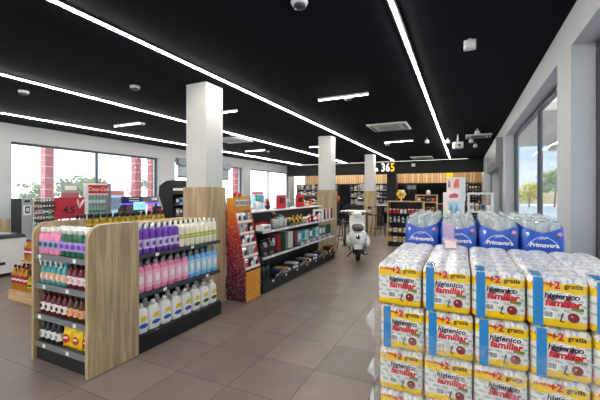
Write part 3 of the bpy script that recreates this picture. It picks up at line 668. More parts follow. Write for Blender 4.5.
def item(kind, c, c2, loc, rz, label, size=(.1, .1, .1), tilt=(0, 0), name=None, cat=None, group=None):
    key = (kind, c, c2, size, name)
    if key not in PC:
        w, d_, h = size
        if kind == 'box': o = packproto(c, c2, w, d_, h, name or 'boxed_item', cat or 'box')
        elif kind == 'book':
            o = tag(MB().box(-w/2, w/2, -d_/2, -d_/2+.003, 0, h, cm(c, .5)).box(-w/2, w/2, d_/2-.003, d_/2, 0, h, cm(c, .5)).box(-w/2, -w/2+.003, -d_/2, d_/2, 0, h, cm(c, .5)).build(name or 'folder', None, False), '', cat or 'folder')
            MB().box(-w/2+.004, w/2-.004, -d_/2+.004, d_/2-.004, .004, h-.004, PAPER).build('pages', o, False); MB().box(-w*.3, w*.3, -d_/2-.002, -d_/2-.0003, h*.4, h*.8, cm(c2, .5)).build('printed_panel', o, False)
        elif kind == 'pot':
            o = tag(MB().loft([(0, w*.38, w*.38), (h*.05, w*.42, w*.42), (h*.8, w*.5, w*.5), (h*.82, w*.47, w*.47)], cm(c, .3), 18).build(name or 'jar', None, False), '', cat or 'jar')
            MB().loft([(h*.82, w*.51, w*.51), (h*.88, w*.5, w*.5), (h*.93, w*.2, w*.2), (h, w*.08, w*.08)], cm(c2, .3), 18).build('lid', o, False)
        elif kind == 'toy':
            o = tag(MB().ball((0, 0, h*.33), (w*.4, d_*.4, h*.33), cm(c, .6)).build(name or 'soft_toy', None, False), '', cat or 'toy')
            MB().ball((0, -d_*.05, h*.78), (w*.3, d_*.3, h*.22), cm(c2, .6)).build('head', o, False); MB().ball((-w*.22, 0, h*.95), w*.1, cm(c2, .6)).ball((w*.22, 0, h*.95), w*.1, cm(c2, .6)).build('ear', o, False)
        else:
            o = bottle(name or 'flask', cat or 'flask', cm(c, .3), cm(c2, .3), cm(c2), [(0, w*.46, 1, 2), (h*.03, w*.5, 1, 2), (h*.7, w*.5, 1, 2), (h*.82, w*.25, 1, 2)], [(h*.82, w*.26), (h*.98, w*.26), (h, w*.2)], (h*.2, h*.5, w*.5, w*.5))
        PC[key] = o
    return put(PC[key], loc, rz, label, group, tilt)
F = PI/2
top = 1.25
item('toy', 'white', 'turquoise', (-3.2, 4.98, top), F, 'white and turquoise toy figure on top of the long black unit', (.22, .16, .26))
item('box', 'white', 'teal', (-3.3, 4.75, top), F, 'white boxed toy with teal picture on the unit top', (.2, .12, .24))
item('toy', 'black', 'maroon', (-3.18, 5.28, top), F, 'dark toy between the white figure and the first red folder', (.13, .13, .15))
item('toy', 'pink', 'tan', (-3.28, 5.42, top), F, 'pink and tan soft toy left of the first red folder', (.16, .14, .2))
item('book', 'red', 'dark_red', (-3.17, 5.77, top), F, 'red folder standing on the unit top, nearer of two', (.32, .04, .26))
item('toy', 'grey', 'silver', (-3.2, 6.15, top), F, 'grey soft toy between the two red folders', (.16, .14, .19))
item('book', 'red', 'dark_red', (-3.17, 6.6, top), F, 'red folder standing on the unit top, farther of two', (.34, .04, .26))
item('box', 'tan', 'white', (-3.2, 6.95, top), F, 'tan box behind the farther red folder', (.16, .1, .08))
item('toy', 'orange', 'red', (-3.24, 7.3, top), F, 'orange and red round toy at the far end of the unit top', (.15, .13, .16))
z = GSH[0]
def it(kind, c, c2, x, y, z, label, size, tilt=(0, 0), rz=F, **k): return item(kind, c, c2, (x, y, z), rz, label, size, tilt, **k)
it('box', 'white', 'grey', -2.86, 4.62, z, 'white carton at the near end of the upper shelf', (.24, .14, .09))
it('box', 'red', 'dark_red', -3.05, 4.85, z, 'flat red box behind the white carton', (.3, .14, .1))
for i, (y, s_) in enumerate(((5.02, .13), (5.18, .15), (5.34, .12))): it('pot', 'silver', ['black', 'dark_green', 'maroon'][i], -2.88, y, z, 'glassy jar with %s lid, %s along the upper shelf' % (['black', 'dark green', 'maroon'][i], ORD[i]), (s_, s_, s_*1.5), group='jars on the upper bazaar shelf')
it('toy', 'silver', 'brown', -3.02, 5.2, z, 'silver and brown figure behind the jars', (.17, .14, .26))
it('toy', 'green', 'gold', -2.87, 5.5, z, 'green and gold ornament right of the jars', (.12, .12, .15))
for i in range(6): it('flask', ['gold', 'black'][i % 2], ['black', 'yellow'][i % 2], -2.88 - .02*(i % 2), 5.66 + i*.085, z, '%s candle with %s top, %s of the bundled candles' % (['gold', 'black'][i % 2], ['black', 'yellow'][i % 2], ORD[i]), (.07, .07, .17), name='candle', cat='candle', group='candles on the upper bazaar shelf')
for i in range(9):
    c, c2 = [('white', 'red'), ('red', 'white'), ('white', 'pink'), ('maroon', 'white'), ('white', 'grey')][i % 5]
    it(['box', 'pot', 'toy'][i % 3], c, c2, -2.87 + .02*(i % 2), 6.24 + i*.093, z, '%s and %s gift item, %s after the candles' % (c, c2, ORD[i]), (.085, .09, .11 + .025*(i % 3)), group='red and white gift items on the upper shelf')
for i in range(6):
    c, c2 = [('white', 'black'), ('black', 'green'), ('white', 'green'), ('red', 'white'), ('white', 'grey'), ('black', 'white')][i]
    it('book', c, c2, -2.93, 7.06 + i*.11, z, '%s book with %s cover print leaning at the far shelf end, %s of six' % (c, c2, ORD[i]), (.24, .02, .23), (0, 0), rz=.4 + .05*i, name='picture_book', cat='book', group='books leaning at the far end of the upper shelf')
z = GSH[1]
for i in range(4): it('flask', ['black', 'grey'][i % 2], 'black', -2.86, 4.56 + i*.1, z, 'dark flask, %s from the near end of the middle shelf' % ORD[i], (.08, .08, .26), group='dark flasks on the middle shelf')
for i in range(9):
    c, c2 = [('maroon', 'white'), ('red', 'white'), ('dark_green', 'white'), ('green', 'white'), ('grey', 'white'), ('white', 'red'), ('white', 'grey'), ('dark_green', 'green'), ('red', 'white')][i]
    it('book', c, c2, -2.93, 4.98 + i*.095, z, '%s notebook leaning with the binders, %s from the dark flasks' % (c.replace('_', ' '), ORD[i]), (.22, .028, .3), (0, 0), rz=.35, name='notebook', cat='notebook', group='notebooks on the middle shelf')
for i in range(9):
    c, c2 = [('turquoise', 'white'), ('sky_blue', 'white'), ('turquoise', 'teal'), ('white', 'sky_blue'), ('green', 'white'), ('turquoise', 'green'), ('white', 'turquoise'), ('teal', 'white'), ('green', 'white')][i]
    it('box', c, c2, -3.0, 5.95 + i*.185, z, '%s carton with %s print at the back of the middle shelf, %s along' % (c.replace('_', ' '), c2.replace('_', ' '), ORD[i]), (.16, .1, .24), group='turquoise cartons on the middle shelf')
for i in range(14):
    c, c2 = [('grey', 'white'), ('silver', 'navy'), ('navy', 'white'), ('white', 'grey'), ('grey', 'red')][i % 5]
    it('box', c, c2, -2.84, 5.9 + i*.12, z, 'small %s packet lying along the middle shelf rail, %s in line' % (c, ORD[i]), (.1, .1, .05), group='small packets along the middle shelf rail')
z = GSH[2]
for i in range(3): it('flask', 'dark_green', 'black', -2.95, 4.58 + i*.14, z, 'dark green canister at the near end of the floor shelf, %s of three' % ORD[i], (.11, .11, .26), group='dark green canisters')
for i in range(17):
    c, c2 = [('black', 'silver'), ('white', 'grey'), ('black', 'white'), ('grey', 'white'), ('tan', 'brown'), ('navy', 'grey')][(i*5) % 6]
    it('box', c, c2, -2.925 - .02*(i % 2), 4.98 + i*.155, z, 'flat %s pack lying on the floor shelf, %s along' % (c, ORD[i]), (.14, .24, .05 + .02*(i % 3)), group='flat packs on the floor shelf', name='flat_pack', cat='pack')
it('box', 'brown', 'gold', -2.95, 7.75, z, 'brown box at the rounded end of the floor shelf', (.3, .18, .12))
it('box', 'green', 'white', -2.95, 7.72, GSH[1], 'green carton at the rounded end of the middle shelf', (.2, .1, .25), rz=F+.5)

# ------------------------------------------------------------------ toilet paper stack
def packmat():
    m, nt, b = newmat('toilet_paper_wrapper'); x = NX(nt)
    o = x.coord(); s_ = x.sep(o)
    geo = nt.nodes.new('ShaderNodeTexCoord'); nrm = x.sep(geo.outputs['Normal'])
    istop = x.m('MAXIMUM', x.m('GREATER_THAN', s_[2], .1985), x.m('GREATER_THAN', nrm[2], .45))
    yel = srgb('#f0c400'); white = srgb('#dcdcd6')
    hor = x.m('ADD', s_[0], s_[1])
    wav = x.m('MULTIPLY', x.m('SINE', x.m('MULTIPLY', hor, 38)), .004)
    band = x.m('MAXIMUM', x.m('GREATER_THAN', x.m('ADD', s_[2], wav), .146), x.m('LESS_THAN', x.m('ADD', s_[2], wav), .036))
    row = x.m('FLOOR', x.m('DIVIDE', s_[2], .021)); off = x.m('MULTIPLY', x.m('MODULO', row, 2), .5)
    fx = x.m('SUBTRACT', x.m('FRACT', x.m('ADD', x.m('ADD', x.m('DIVIDE', hor, .04), 50), off)), .5); fz_ = x.m('SUBTRACT', x.m('FRACT', x.m('DIVIDE', s_[2], .021)), .5)
    el = x.m('LESS_THAN', x.m('ADD', x.m('POWER', x.m('DIVIDE', fx, .32), 2), x.m('POWER', x.m('DIVIDE', x.m('ADD', fz_, x.m('MULTIPLY', fx, .3)), .26), 2)), 1)
    c = x.mix(x.m('MULTIPLY', el, .75), white, srgb('#94a39a')); c = x.mix(band, c, yel)
    # printed top: pale blue grey brush lines
    v = x.coord((30, 9, 9)); n = x.noise(v, 2.2, 2, .8); t1 = x.m('GREATER_THAN', n, .55)
    top_ = x.mix(x.m('MULTIPLY', t1, .7), srgb('#dededc'), srgb('#8f9cc0'))
    n3 = x.noise(x.coord((8, 10, 10)), 1.3, 2); top_ = x.mix(x.m('GREATER_THAN', n3, .66), top_, yel)
    c = x.mix(istop, c, top_)
    nt.links.new(c, b.inputs['Base Color']); b.inputs['Roughness'].default_value = .32
    b.inputs['Coat Weight'].default_value = .5; b.inputs['Coat Roughness'].default_value = .12
    n4 = x.noise(x.coord((1, 1, 1)), 34, 4, 1.2); x.bump(b, n4, .35, .006); return m
PW, PD, PH = .201, .383, .203
def paper_pack():
    n = 12; vs = []; fs = []; idx = {}
    bm = bmesh.new(); bmesh.ops.create_cube(bm, size=2)
    bmesh.ops.subdivide_edges(bm, edges=list(bm.edges), cuts=19, use_grid_fill=True)
    for v in bm.verts:
        p = v.co; k = (abs(p.x)**16 + abs(p.y)**16 + abs(p.z)**16) ** (-1/16); q = p*k
        x_, y_, z_ = q.x*PW/2, q.y*PD/2, (q.z+1)/2*PH
        if q.z > .85:
            cx = (q.x*.5+.5)*2 % 1 - .5; cy = (q.y*.5+.5)*4 % 1 - .5
            d_ = math.sqrt(cx*cx + cy*cy); z_ -= .012*max(0, (d_-.32)/.3) if d_ > .32 else 0
            z_ -= .003*max(0, 1 - d_/.14)
        if abs(q.y) > .9 and abs(q.z) < .93: y_ -= math.copysign(.002*(1 + math.cos(q.x*2*PI)), q.y)*.5
        v.co = Vector((x_, y_, z_))
    bm.verts.index_update()
    mb = MB().add([v.co.copy() for v in bm.verts], [[v.index for v in f.verts] for f in bm.faces], PM_, True); bm.free()
    return mb
PM_ = packmat()
INK = pm('print_dark_violet', '#3a2440', .4); REDI = pm('print_red', '#c8202c', .4); GRN = pm('print_olive', '#6d7a24', .4); OUTL = pm('print_white', '#f4f2ec', .4); KB = pm('print_black', '#151515', .4)
YEL = pm('print_yellow', '#f2c40c', .4); BROWN = pm('print_brown_red', '#7c1a18', .4); CREAMP = pm('print_orange', '#d85a1c', .4)
def pack_root():
    o = tag(paper_pack().build('toilet_paper_pack', None, False), '', 'toilet paper'); yf = -PD/2
    L = MB(); P_ = lambda x, z, k=0: T(x, yf-.0012-k*.0014, z)
    L.text('+2', .04, REDI, P_(-.014, .172), .0015); L.text('gratis', .027, KB, P_(.05, .172), .0004)
    L.text('10 rollos', .016, REDI, P_(-.062, .178), .0006)
    L.text('higienico', .0325, OUTL, P_(.012, .13), .004, shear=.15); L.text('higienico', .0325, INK, P_(.012, .13, 1), .0009, shear=.15)
    L.text('familiar', .04, OUTL, P_(.016, .102), .0045, shear=.15); L.text('familiar', .04, REDI, P_(.016, .102, 1), .0015, shear=.15)
    L.build('lettering', o, False)
    MB().box(.042, .082, yf-.003, yf-.0005, .078, .089, GRN).build('green_tag', o, False); MB().prism([(-.07, .151), (-.055, .157), (-.035, .155), (-.027, .149), (-.04, .144), (-.063, .144)], yf-.003, yf-.0005, YEL, 'y').build('yellow_flash', o, False); G = MB()
    G.prism([(.05 + .019*math.cos(a), .05 + .019*math.sin(a)) for a in [2*PI*k/14 for k in range(14)]], yf-.003, yf-.0005, BROWN, 'y')
    G.prism([(.015, .065), (.019, .065), (.01, .032), (.006, .032)], yf-.003, yf-.0005, KB, 'y'); G.prism([(.006, .034), (.022, .03), (.022, .027), (.006, .03)], yf-.003, yf-.0005, KB, 'y')
    G.ball((.045, yf-.004, .055), (.003, .001, .003), OUTL, 1)
    G.build('logo_print', o, False)
    B_ = MB().box(-.05, -.012, yf-.0025, yf-.0005, .038, .068, OUTL); k = -.047
    while k < -.018:
        w = R.choice((.001, .002, .0015)); B_.box(k, k+w, yf-.0032, yf-.0026, .044, .065, KB); k += w + R.choice((.0012, .002))
    B_.build('barcode', o, False)
    for sx in (-1, 1): MB().box(sx*PW/2 - (.0005 if sx < 0 else -.0005) - (.001 if sx < 0 else 0), sx*PW/2 + (.0005 if sx > 0 else -.0005) + (.001 if sx > 0 else 0), -.17, -.12, .01, .055, REDI).build('side_badge', o, False)
    return o
TPP = pack_root()
TPT = pack_root()
BT = clear('translucent_blue_tape', '#2c8ed0', .75, .2)
MB().box(-.084, -.049, -PD/2-.0045, -PD/2-.0034, .004, .2, BT).box(-.084, -.049, -PD/2+.014, -PD/2+.11, .2036, .2043, BT).build('blue_tape', TPT, False)
BASEZ = 1.213 - 5*.205
pl = root('wooden_pallet', 'wooden pallet under the toilet paper stack', 'pallet', (-.38, 1.65, 0))
for y in (.02, .35, .68): MB().box(0, 1.02, y, y+.1, .001, .1, PLY).build('runner', pl)
for k in range(6): MB().box(0.0 + k*.182, .11 + k*.182, 0, .8, .1, .12, PLY).build('deck_board', pl)
MB().box(-.01, 1.03, -.005, .8, .12, BASEZ-.001, pm('cardboard_tray', '#a98a62', .7)).build('cardboard_tray', pl)
COLN = ['leftmost', 'second from the left', 'third from the left', 'fourth from the left', 'rightmost']
LAY = ['top layer', 'second layer down', 'third layer down', 'fourth layer down', 'bottom layer']
taped = {(0, 1), (0, 2), (0, 3), (0, 4), (1, 0), (1, 1), (1, 2), (1, 3)}
for lay in range(5):
    for row in range(2):
        for c in range(5):
            x = -.277 + .206*c + [0, .012, .008, .011, .004][lay] + R.uniform(-.001, .001)
            t = row == 0 and (lay, c) in taped
            put(TPT if t else TPP, (x, 1.665 + PD/2 + row*(PD+.008) + R.uniform(0, .002), BASEZ + (4-lay)*.205), R.uniform(-.004, .004),
                '%s toilet paper pack, %s row, %s, %s' % ('blue-taped' if t else 'untaped', ['front', 'rear'][row], LAY[lay], COLN[c]), 'stacked toilet paper packs')
# crinkled stretch film on the left flank and front of the lower layers
def film_mat():
    m = bpy.data.materials.new('crinkled_stretch_film'); m.use_nodes = True; nt = m.node_tree; nt.nodes.clear(); x = NX(nt)
    out = nt.nodes.new('ShaderNodeOutputMaterial'); t = nt.nodes.new('ShaderNodeBsdfTransparent'); g_ = nt.nodes.new('ShaderNodeBsdfPrincipled')
    g_.inputs['Base Color'].default_value = srgb('#dfe4e6'); g_.inputs['Roughness'].default_value = .12
    n = x.noise(x.coord(), 18, 4, 1.5); f = x.ramp(n, [(.45, (.03,)*3 + (1,)), (.68, (.32,)*3 + (1,))])
    x.bump(g_, n, .6, .01)
    mx = nt.nodes.new('ShaderNodeMixShader'); nt.links.new(f, mx.inputs[0]); nt.links.new(t.outputs[0], mx.inputs[1]); nt.links.new(g_.outputs[0], mx.inputs[2]); nt.links.new(mx.outputs[0], out.inputs[0]); return m
FILM = film_mat()
fl = MB(); vs = []; fs = []; NZ, NS = 36, 60
path = [(-.384, 2.42), (-.384, 1.95), (-.386, 1.655), (-.2, 1.652), (.2, 1.65), (.68, 1.65)]
def along(t):
    L_ = [math.dist(path[i], path[i+1]) for i in range(len(path)-1)]; d_ = t*sum(L_)
    for i, l in enumerate(L_):
        if d_ <= l: a, b = path[i], path[i+1]; return a[0] + (b[0]-a[0])*d_/l, a[1] + (b[1]-a[1])*d_/l
        d_ -= l
    return path[-1]
for j in range(NZ+1):
    for i in range(NS+1):
        x_, y_ = along(i/NS); z_ = .2 + .8*j/NZ - .1*(1 if i > NS*.45 else 0)*(j/NZ)
        side = y_ > 1.68
        d_ = R.uniform(0, .003) + (max(0, math.sin(j*.9 + i*.3))*.02 + .006 if side or i < NS*.4 else 0)
        vs.append((x_ - (d_ if side or x_ < -.375 else 0), y_ - (0 if side else .003 + R.uniform(0, .0015)), z_))
for j in range(NZ):
    for i in range(NS): a = j*(NS+1)+i; fs.append((a, a+1, a+NS+2, a+NS+1))
fl.add(vs, fs, FILM, True)
tag(fl.build('stretch_film'), 'clear crinkled stretch film wrapped around the lower toilet paper layers', 'plastic film')
fl = MB()
FLAP = clear('bunched_film', '#e2e6e8', .5, .12)
for (z0, h, w, ph) in ((.83, .16, .035, 0), (.63, .1, .028, 1), (.48, .12, .02, 2)):
    vs = []; fs = []
    for j in range(9):
        for i in range(7):
            t = i/6; e = math.sin(PI*j/8)
            vs.append((-.392 - w*math.sin(PI*t*.5)*e - R.uniform(0, .008)*t, 1.655 + .02*t + R.uniform(-.006, .006) + .03*math.sin(j+ph)*t, z0 + h*j/8 + R.uniform(-.004, .004)))
    for j in range(8):
        for i in range(6): a = j*7+i; fs.append((a, a+1, a+8, a+7))
    tag(MB().add(vs, fs, FLAP, True).build('loose_film_flap'), '%s loose flap of clear film sticking out left of the toilet paper' % ['uppermost', 'middle', 'lowest'][ph], 'plastic film')

# ------------------------------------------------------------------ water bottle packs
g = root('display_table', 'low dark display table carrying the blue water packs behind the toilet paper', 'table', (-.38, 2.47, 0))
MB().box(0, .93, 0, .82, 1.05, 1.088, BLACK).build('tabletop', g)
for x in (.02, .87):
    for y in (.02, .76): MB().box(x, x+.04, y, y+.04, 0, 1.05, BLACK).build('leg', g)
MB().box(.03, .9, .03, .05, .9, 1.05, BLACK).build('apron', g)
BLW = pm('blue_printed_wrap', '#0a4ebe', .28, var=.15, coat=.6); CLR = clear('clear_bottle_plastic', '#cfdadb', .4, .05)
CAPW = pm('pale_bottle_cap', '#9aa9a6', .25)
def water_pack():
    W, D_ = .113, .077; N = 48; rings = []
    mb = MB(); vs = []; fs = []; lev = 9
    for j in range(lev+1):
        for i in range(N):
            a = 2*PI*i/N; c, s__ = math.cos(a), math.sin(a); k = (abs(c)**7 + abs(s__)**7) ** (-1/7)
            bul = 1 - .02*(1 - math.cos(6*a))*.5
            px, py = W*c*k*bul, D_*s__*k*bul
            topz = .236 + .022*max(0, abs(c*k)**2.5) - .014*max(0, math.cos(px/W*PI*.8))
            z_ = .003 + (topz - .003)*j/lev
            sh_ = 1 - .05*max(0, (j-7)/2)
            vs.append((px*sh_, py*sh_, z_))
    for j in range(lev):
        for i in range(N): a = j*N+i; b = j*N+(i+1) % N; fs.append((a, b, b+N, a+N))
    fs.append(tuple(range(N-1, -1, -1)))
    o = tag(mb.add(vs, fs, BLW, True).build('water_pack', None, False), '', 'water bottles')
    yf = -D_-.0006
    L = MB().text('Primavera', .036, OUTL, T(.004, yf-.0015, .146), .001, shear=.1)
    L.build('lettering', o, False)
    e = MB(); pts = [(-.08 + .16*k/14, yf-.001, .135 + .06*math.sin(PI*k/14)**.7) for k in range(15)]
    e.tube(pts, .0016, OUTL, 5); e.tube([(-.02, yf-.001, .178), (-.004, yf-.001, .188), (.004, yf-.001, .182), (.025, yf-.001, .196)], .0022, OUTL, 5)
    e.text('9', .035, OUTL, T(-.078, yf-.0015, .208), .001)
    e.build('printed_arc', o, False)
    MB().ball((.082, yf, .215), (.014, .003, .014), cm('pink'), 1).box(.06, .082, yf-.002, yf, .19, .204, cm('green')).build('printed_flower', o, False)
    bt = MB().loft([(.006, .03, .03), (.012, .035, .035), (.19, .035, .035), (.2, .033, .033), (.21, .035, .035), (.25, .034, .034), (.285, .014, .014), (.298, .0125, .0125)], CLR, 12)
    cp = MB().cyl(0, 0, .296, .314, .0145, CAPW, 12)
    fm = MB(); vs = []; fs = []; nx, ny = 18, 12
    for j in range(ny+1):
        for i in range(nx+1):
            u, v = i/nx*2-1, j/ny*2-1
            cx = min(abs(u*1.5 - q) for q in (-1, 0, 1)); cy = min(abs(v - q) for q in (-.5, .5))
            z_ = .318 - .05*min(1, cx*1.6)**1.5 - .05*min(1, cy*1.7)**1.5 - .06*max(abs(u)**8, abs(v)**8) + R.uniform(-.006, .006)
            vs.append((u*(W-.003), v*(D_-.003), z_))
    for j in range(ny):
        for i in range(nx): a = j*(nx+1)+i; fs.append((a, a+1, a+nx+2, a+nx+1))
    fm.add(vs, fs, clear('shrink_film', '#f2f6f7', .15, .05), False).build('clear_film', o, False)
    bo = bt.build('bottle', None, False); co = cp.build('cap', bo, False)
    return o, bo, co
WP, WB, WCAP = water_pack()
for row in range(5):
    for c in range(4):
        p = WP.copy(); C.objects.link(p); p.location = (-.26 + c*.232, 2.555 + row*.162, 1.089); p.rotation_euler = (0, 0, R.uniform(-.02, .02))
        p['label'] = 'blue pack of water bottles, %s, %s row behind the toilet paper' % (['leftmost', 'second from the left', 'third from the left', 'rightmost'][c], ORD[row]); p['group'] = 'blue packs of water bottles'
        for ch in WP.children: q = ch.copy(); C.objects.link(q); q.parent = p
        for i in range(3):
            for j in range(2):
                b = WB.copy(); C.objects.link(b); b.parent = p; b.location = ((i-1)*.0715, (j-.5)*.071, 0); b.scale = (1, 1, R.uniform(.93, .97))
                k = WCAP.copy(); C.objects.link(k); k.parent = b
ACR = clear('pink_acrylic', '#e4cfe6', .3, .08)
g = root('acrylic_price_holder', 'clear pink acrylic price holder standing before the water packs', 'price holder', (-.085, 2.415, 1.207))
MB().box(-.035, .035, -.004, 0, 0, .16, ACR).box(-.035, .035, -.05, 0, -.0, .004, ACR).build('acrylic_sheet', g); MB().box(-.03, .03, .0005, .0015, .02, .14, pm('lilac_price_card', '#c3a6d6', .5)).build('price_card', g)
g = root('clear_price_card', 'tilted clear card lying on the toilet paper tops before the price holder', 'card', (-.07, 2.3, 1.2085), .1)
MB().prism([(-.05, 0), (.05, .05), (.05, .053), (-.05, .003)], -.045, .045, ACR, 'x').build('card_sheet', g); MB().prism([(-.04, .0065), (.03, .0415), (.03, .0435), (-.04, .0085)], -.03, .03, pm('pale_pink_card', '#e2cbc8', .5), 'x').build('printed_inlay', g)

# ------------------------------------------------------------------ tower display and racks on the right
g = root('product_tower', 'narrow white tower display with pink pictures behind the water packs', 'display stand', (-.1, 6.0, 0), -.35)
MB().box(-.1, .1, -.09, .09, .001, 1.42, PWHITE, b=.004).build('tower_body', g)
MB().box(-.11, .11, -.1, .1, 1.42, 1.8, PWHITE, b=.004).build('header_box', g)
MB().box(-.1, .1, -.104, -.1005, 1.6, 1.79, pm('poster_pale_pink', '#ecd6d2', .5)).prism([(.0, 1.63), (.09, 1.63), (.085, 1.76), (.04, 1.775), (.01, 1.72)], -.107, -.1045, pm('coral_print', '#e07a68', .5), 'y').prism([(-.085, 1.64), (-.05, 1.64), (-.055, 1.74), (-.075, 1.76)], -.107, -.1045, pm('grey_print', '#8a7d80', .5), 'y').build('upper_picture', g)
MB().box(-.1, .1, -.104, -.1005, 1.43, 1.59, pm('poster_white_pink', '#f0e6e4', .5)).prism([(-.07, 1.47), (.075, 1.48), (.07, 1.53), (.02, 1.55), (-.06, 1.52)], -.107, -.1045, pm('pink_ink', '#cf5a78', .5), 'y').build('middle_picture', g)
MB().box(-.09, .09, -.095, -.0905, 1.15, 1.41, pm('poster_sky', '#b8d6e6', .5)).build('lower_picture', g)
for i, x in enumerate((-.045, .045)): MB().loft([(1.16, .03, .03), (1.3, .03, .03), (1.34, .012, .012), (1.37, .012, .012)], pm('printed_bottle_blue', '#6ea6cc', .3), 12, T(x, -.1, 0)).build('mock_bottle', g)
MB().box(-.2, -.115, -.02, .02, .9, 1.56, PWHITE).box(-.19, -.125, -.023, -.0202, 1.0, 1.5, pm('poster_ivory', '#e8e4d4', .5)).build('side_wing', g)
g = root('white_rack', 'white open rack beside the right wall behind the water packs', 'rack', (.34, 8.5, 0))
for x in (-.25, .21):
    for y in (-.18, .14): MB().box(x, x+.04, y, y+.04, .001, 1.52, PWHITE).build('post', g)
MB().box(-.25, .25, -.18, .18, 1.52, 1.56, PWHITE).build('top_board', g)
for z in (.3, .75, 1.12): MB().box(-.24, .24, -.17, .17, z, z+.03, PWHITE).build('shelf', g)
for k, z in enumerate((1.15, .78)):
    for i in range(4):
        c, c2 = [('white', 'grey'), ('tan', 'white'), ('grey', 'navy'), ('white', 'red')][(i+k) % 4]
        item(['box', 'pot'][i % 2], c, c2, (.17 + i*.11, 8.42, z), 0, '%s and %s item, %s from left, %s shelf of white rack' % (c, c2, ORD[i], ['upper', 'lower'][k]), (.09, .09, .17), group='items on the white rack')
g = root('wood_sided_shelf', 'wood-sided shelf with orange lower tier left of the tower display', 'shelf unit', (-.98, 10.8, 0))
for x in (-.3, .27): MB().box(x, x+.03, -.2, .2, .001, 1.5, PLY).build('side_panel', g)
MB().box(-.27, .27, .17, .2, .001, 1.5, BLACK).build('back_panel', g)
for z in (.3, .7, .98, 1.26, 1.47): MB().box(-.27, .27, -.19, .17, z, z+.03, PLY).build('shelf', g)
for k, z in enumerate((1.29, 1.01, .73)):
    for i in range(4):
        c, c2 = [('tan', 'white'), ('brown', 'orange'), ('black', 'grey'), ('orange', 'brown')][(i+k) % 4]
        item(['box', 'pot'][i % 2], c, c2, (-1.18 + i*.13, 10.68, z), 0, '%s packet with %s print, %s from left, %s tier, wood-sided shelf' % (c, c2, ORD[i], ORD[k]), (.1, .08, .13), group='packets on the wood-sided shelf')
# far black shelf with wooden frame
g = root('far_grocery_shelf', 'wood-framed black shelf of jars left of the water packs', 'shelf unit', (-1.5, 10.05, 0))
for x in (-.5, .47): MB().box(x, x+.03, 0, .4, .001, 1.29, PLY).build('side_panel', g)
MB().box(-.5, .5, 0, .4, 1.29, 1.315, PLY).build('top_board', g); MB().box(-.47, .47, .38, .4, .001, 1.29, BLACK).build('back_panel', g)
MB().box(-.47, .47, .03, .38, .001, .12, BLACK).build('plinth', g)
for z in (.12, .4, .68, .94): MB().box(-.47, .47, .02, .38, z, z+.015, BLACK).build('shelf', g)
for k, (z, n, cs, kind, s_) in enumerate(((.955, 9, [('red', 'white'), ('white', 'red')], 'pot', (.085, .085, .14)), (.695, 8, [('white', 'grey'), ('silver', 'white'), ('grey', 'white')], 'flask', (.07, .07, .18)), (.415, 7, [('tan', 'white'), ('white', 'gold')], 'box', (.1, .1, .12)), (.135, 7, [('tan', 'gold'), ('white', 'tan')], 'box', (.11, .1, .15)))):
    for i in range(n):
        c, c2 = cs[i % len(cs)] if k else cs[int(i in (3, 4))]
        item(kind, c, c2, (-1.92 + .84*i/(n-1), 10.15, z), 0, '%s %s container, %s from left, %s tier, wood-framed black shelf' % (c, c2, ORD[i], ['top', 'second', 'third', 'lowest'][k]), s_, group='containers on the wood-framed black shelf')
g = root('flower_figure', 'yellow flower-shaped cut-out on top of the wood-framed black shelf', 'decoration', (-1.62, 10.2, 1.315))
MB().loft([(0, .035, .035), (.03, .02, .02), (.12, .008, .008)], PWHITE, 12).build('base', g)
f_ = MB()
for k in range(6): a = k*PI/3; f_.ball((.09*math.cos(a), 0, .2+.09*math.sin(a)), (.055, .02, .055), cm('white') if k == 1 else cm('yellow'))
f_.build('petals', g); MB().ball((0, -.02, .2), (.07, .03, .07), cm('gold')).build('flower_centre', g)
g = root('framed_picture_sign', 'small black picture sign on the back wall above the yellow flower', 'sign', (-3.0+.62, 18.2, 1.83)); MB().box(-.24, .24, 0, .03, -.12, .14, BLACK).build('frame', g); MB().box(-.21, -.01, -.004, 0, -.09, .11, MGREY).box(.01, .21, -.004, 0, -.09, .11, MGREY).build('printed_sheet', g)
MB().tube([(-.1, .015, -.12), (-.1, .015, -.85)], .01, BLACK).tube([(.1, .015, -.12), (.1, .015, -.85)], .01, BLACK).build('stand_leg', g)
g = root('bar_counter', 'black bar counter across the back of the shop', 'counter'); MB().box(-2.9, -.7, 17.7, 18.15, .001, 1.0, BLACK).build('counter_body', g); MB().box(-2.92, -.65, 17.65, 18.18, 1.0, 1.04, PLY).build('worktop', g)
g = root('white_mannequin_bust', 'white bust-like ornament right of the yellow flower', 'ornament', (-1.02, 11.8, 0))
MB().box(-.15, .15, -.15, .15, .001, 1.3, BLACK).build('pedestal', g); MB().loft([(1.3, .12, .1), (1.36, .16, .1), (1.43, .08, .07), (1.48, .06, .06)], cm('white'), 14).build('torso', g); MB().ball((.0, 0, 1.56), (.07, .07, .09), cm('white')).build('head', g)
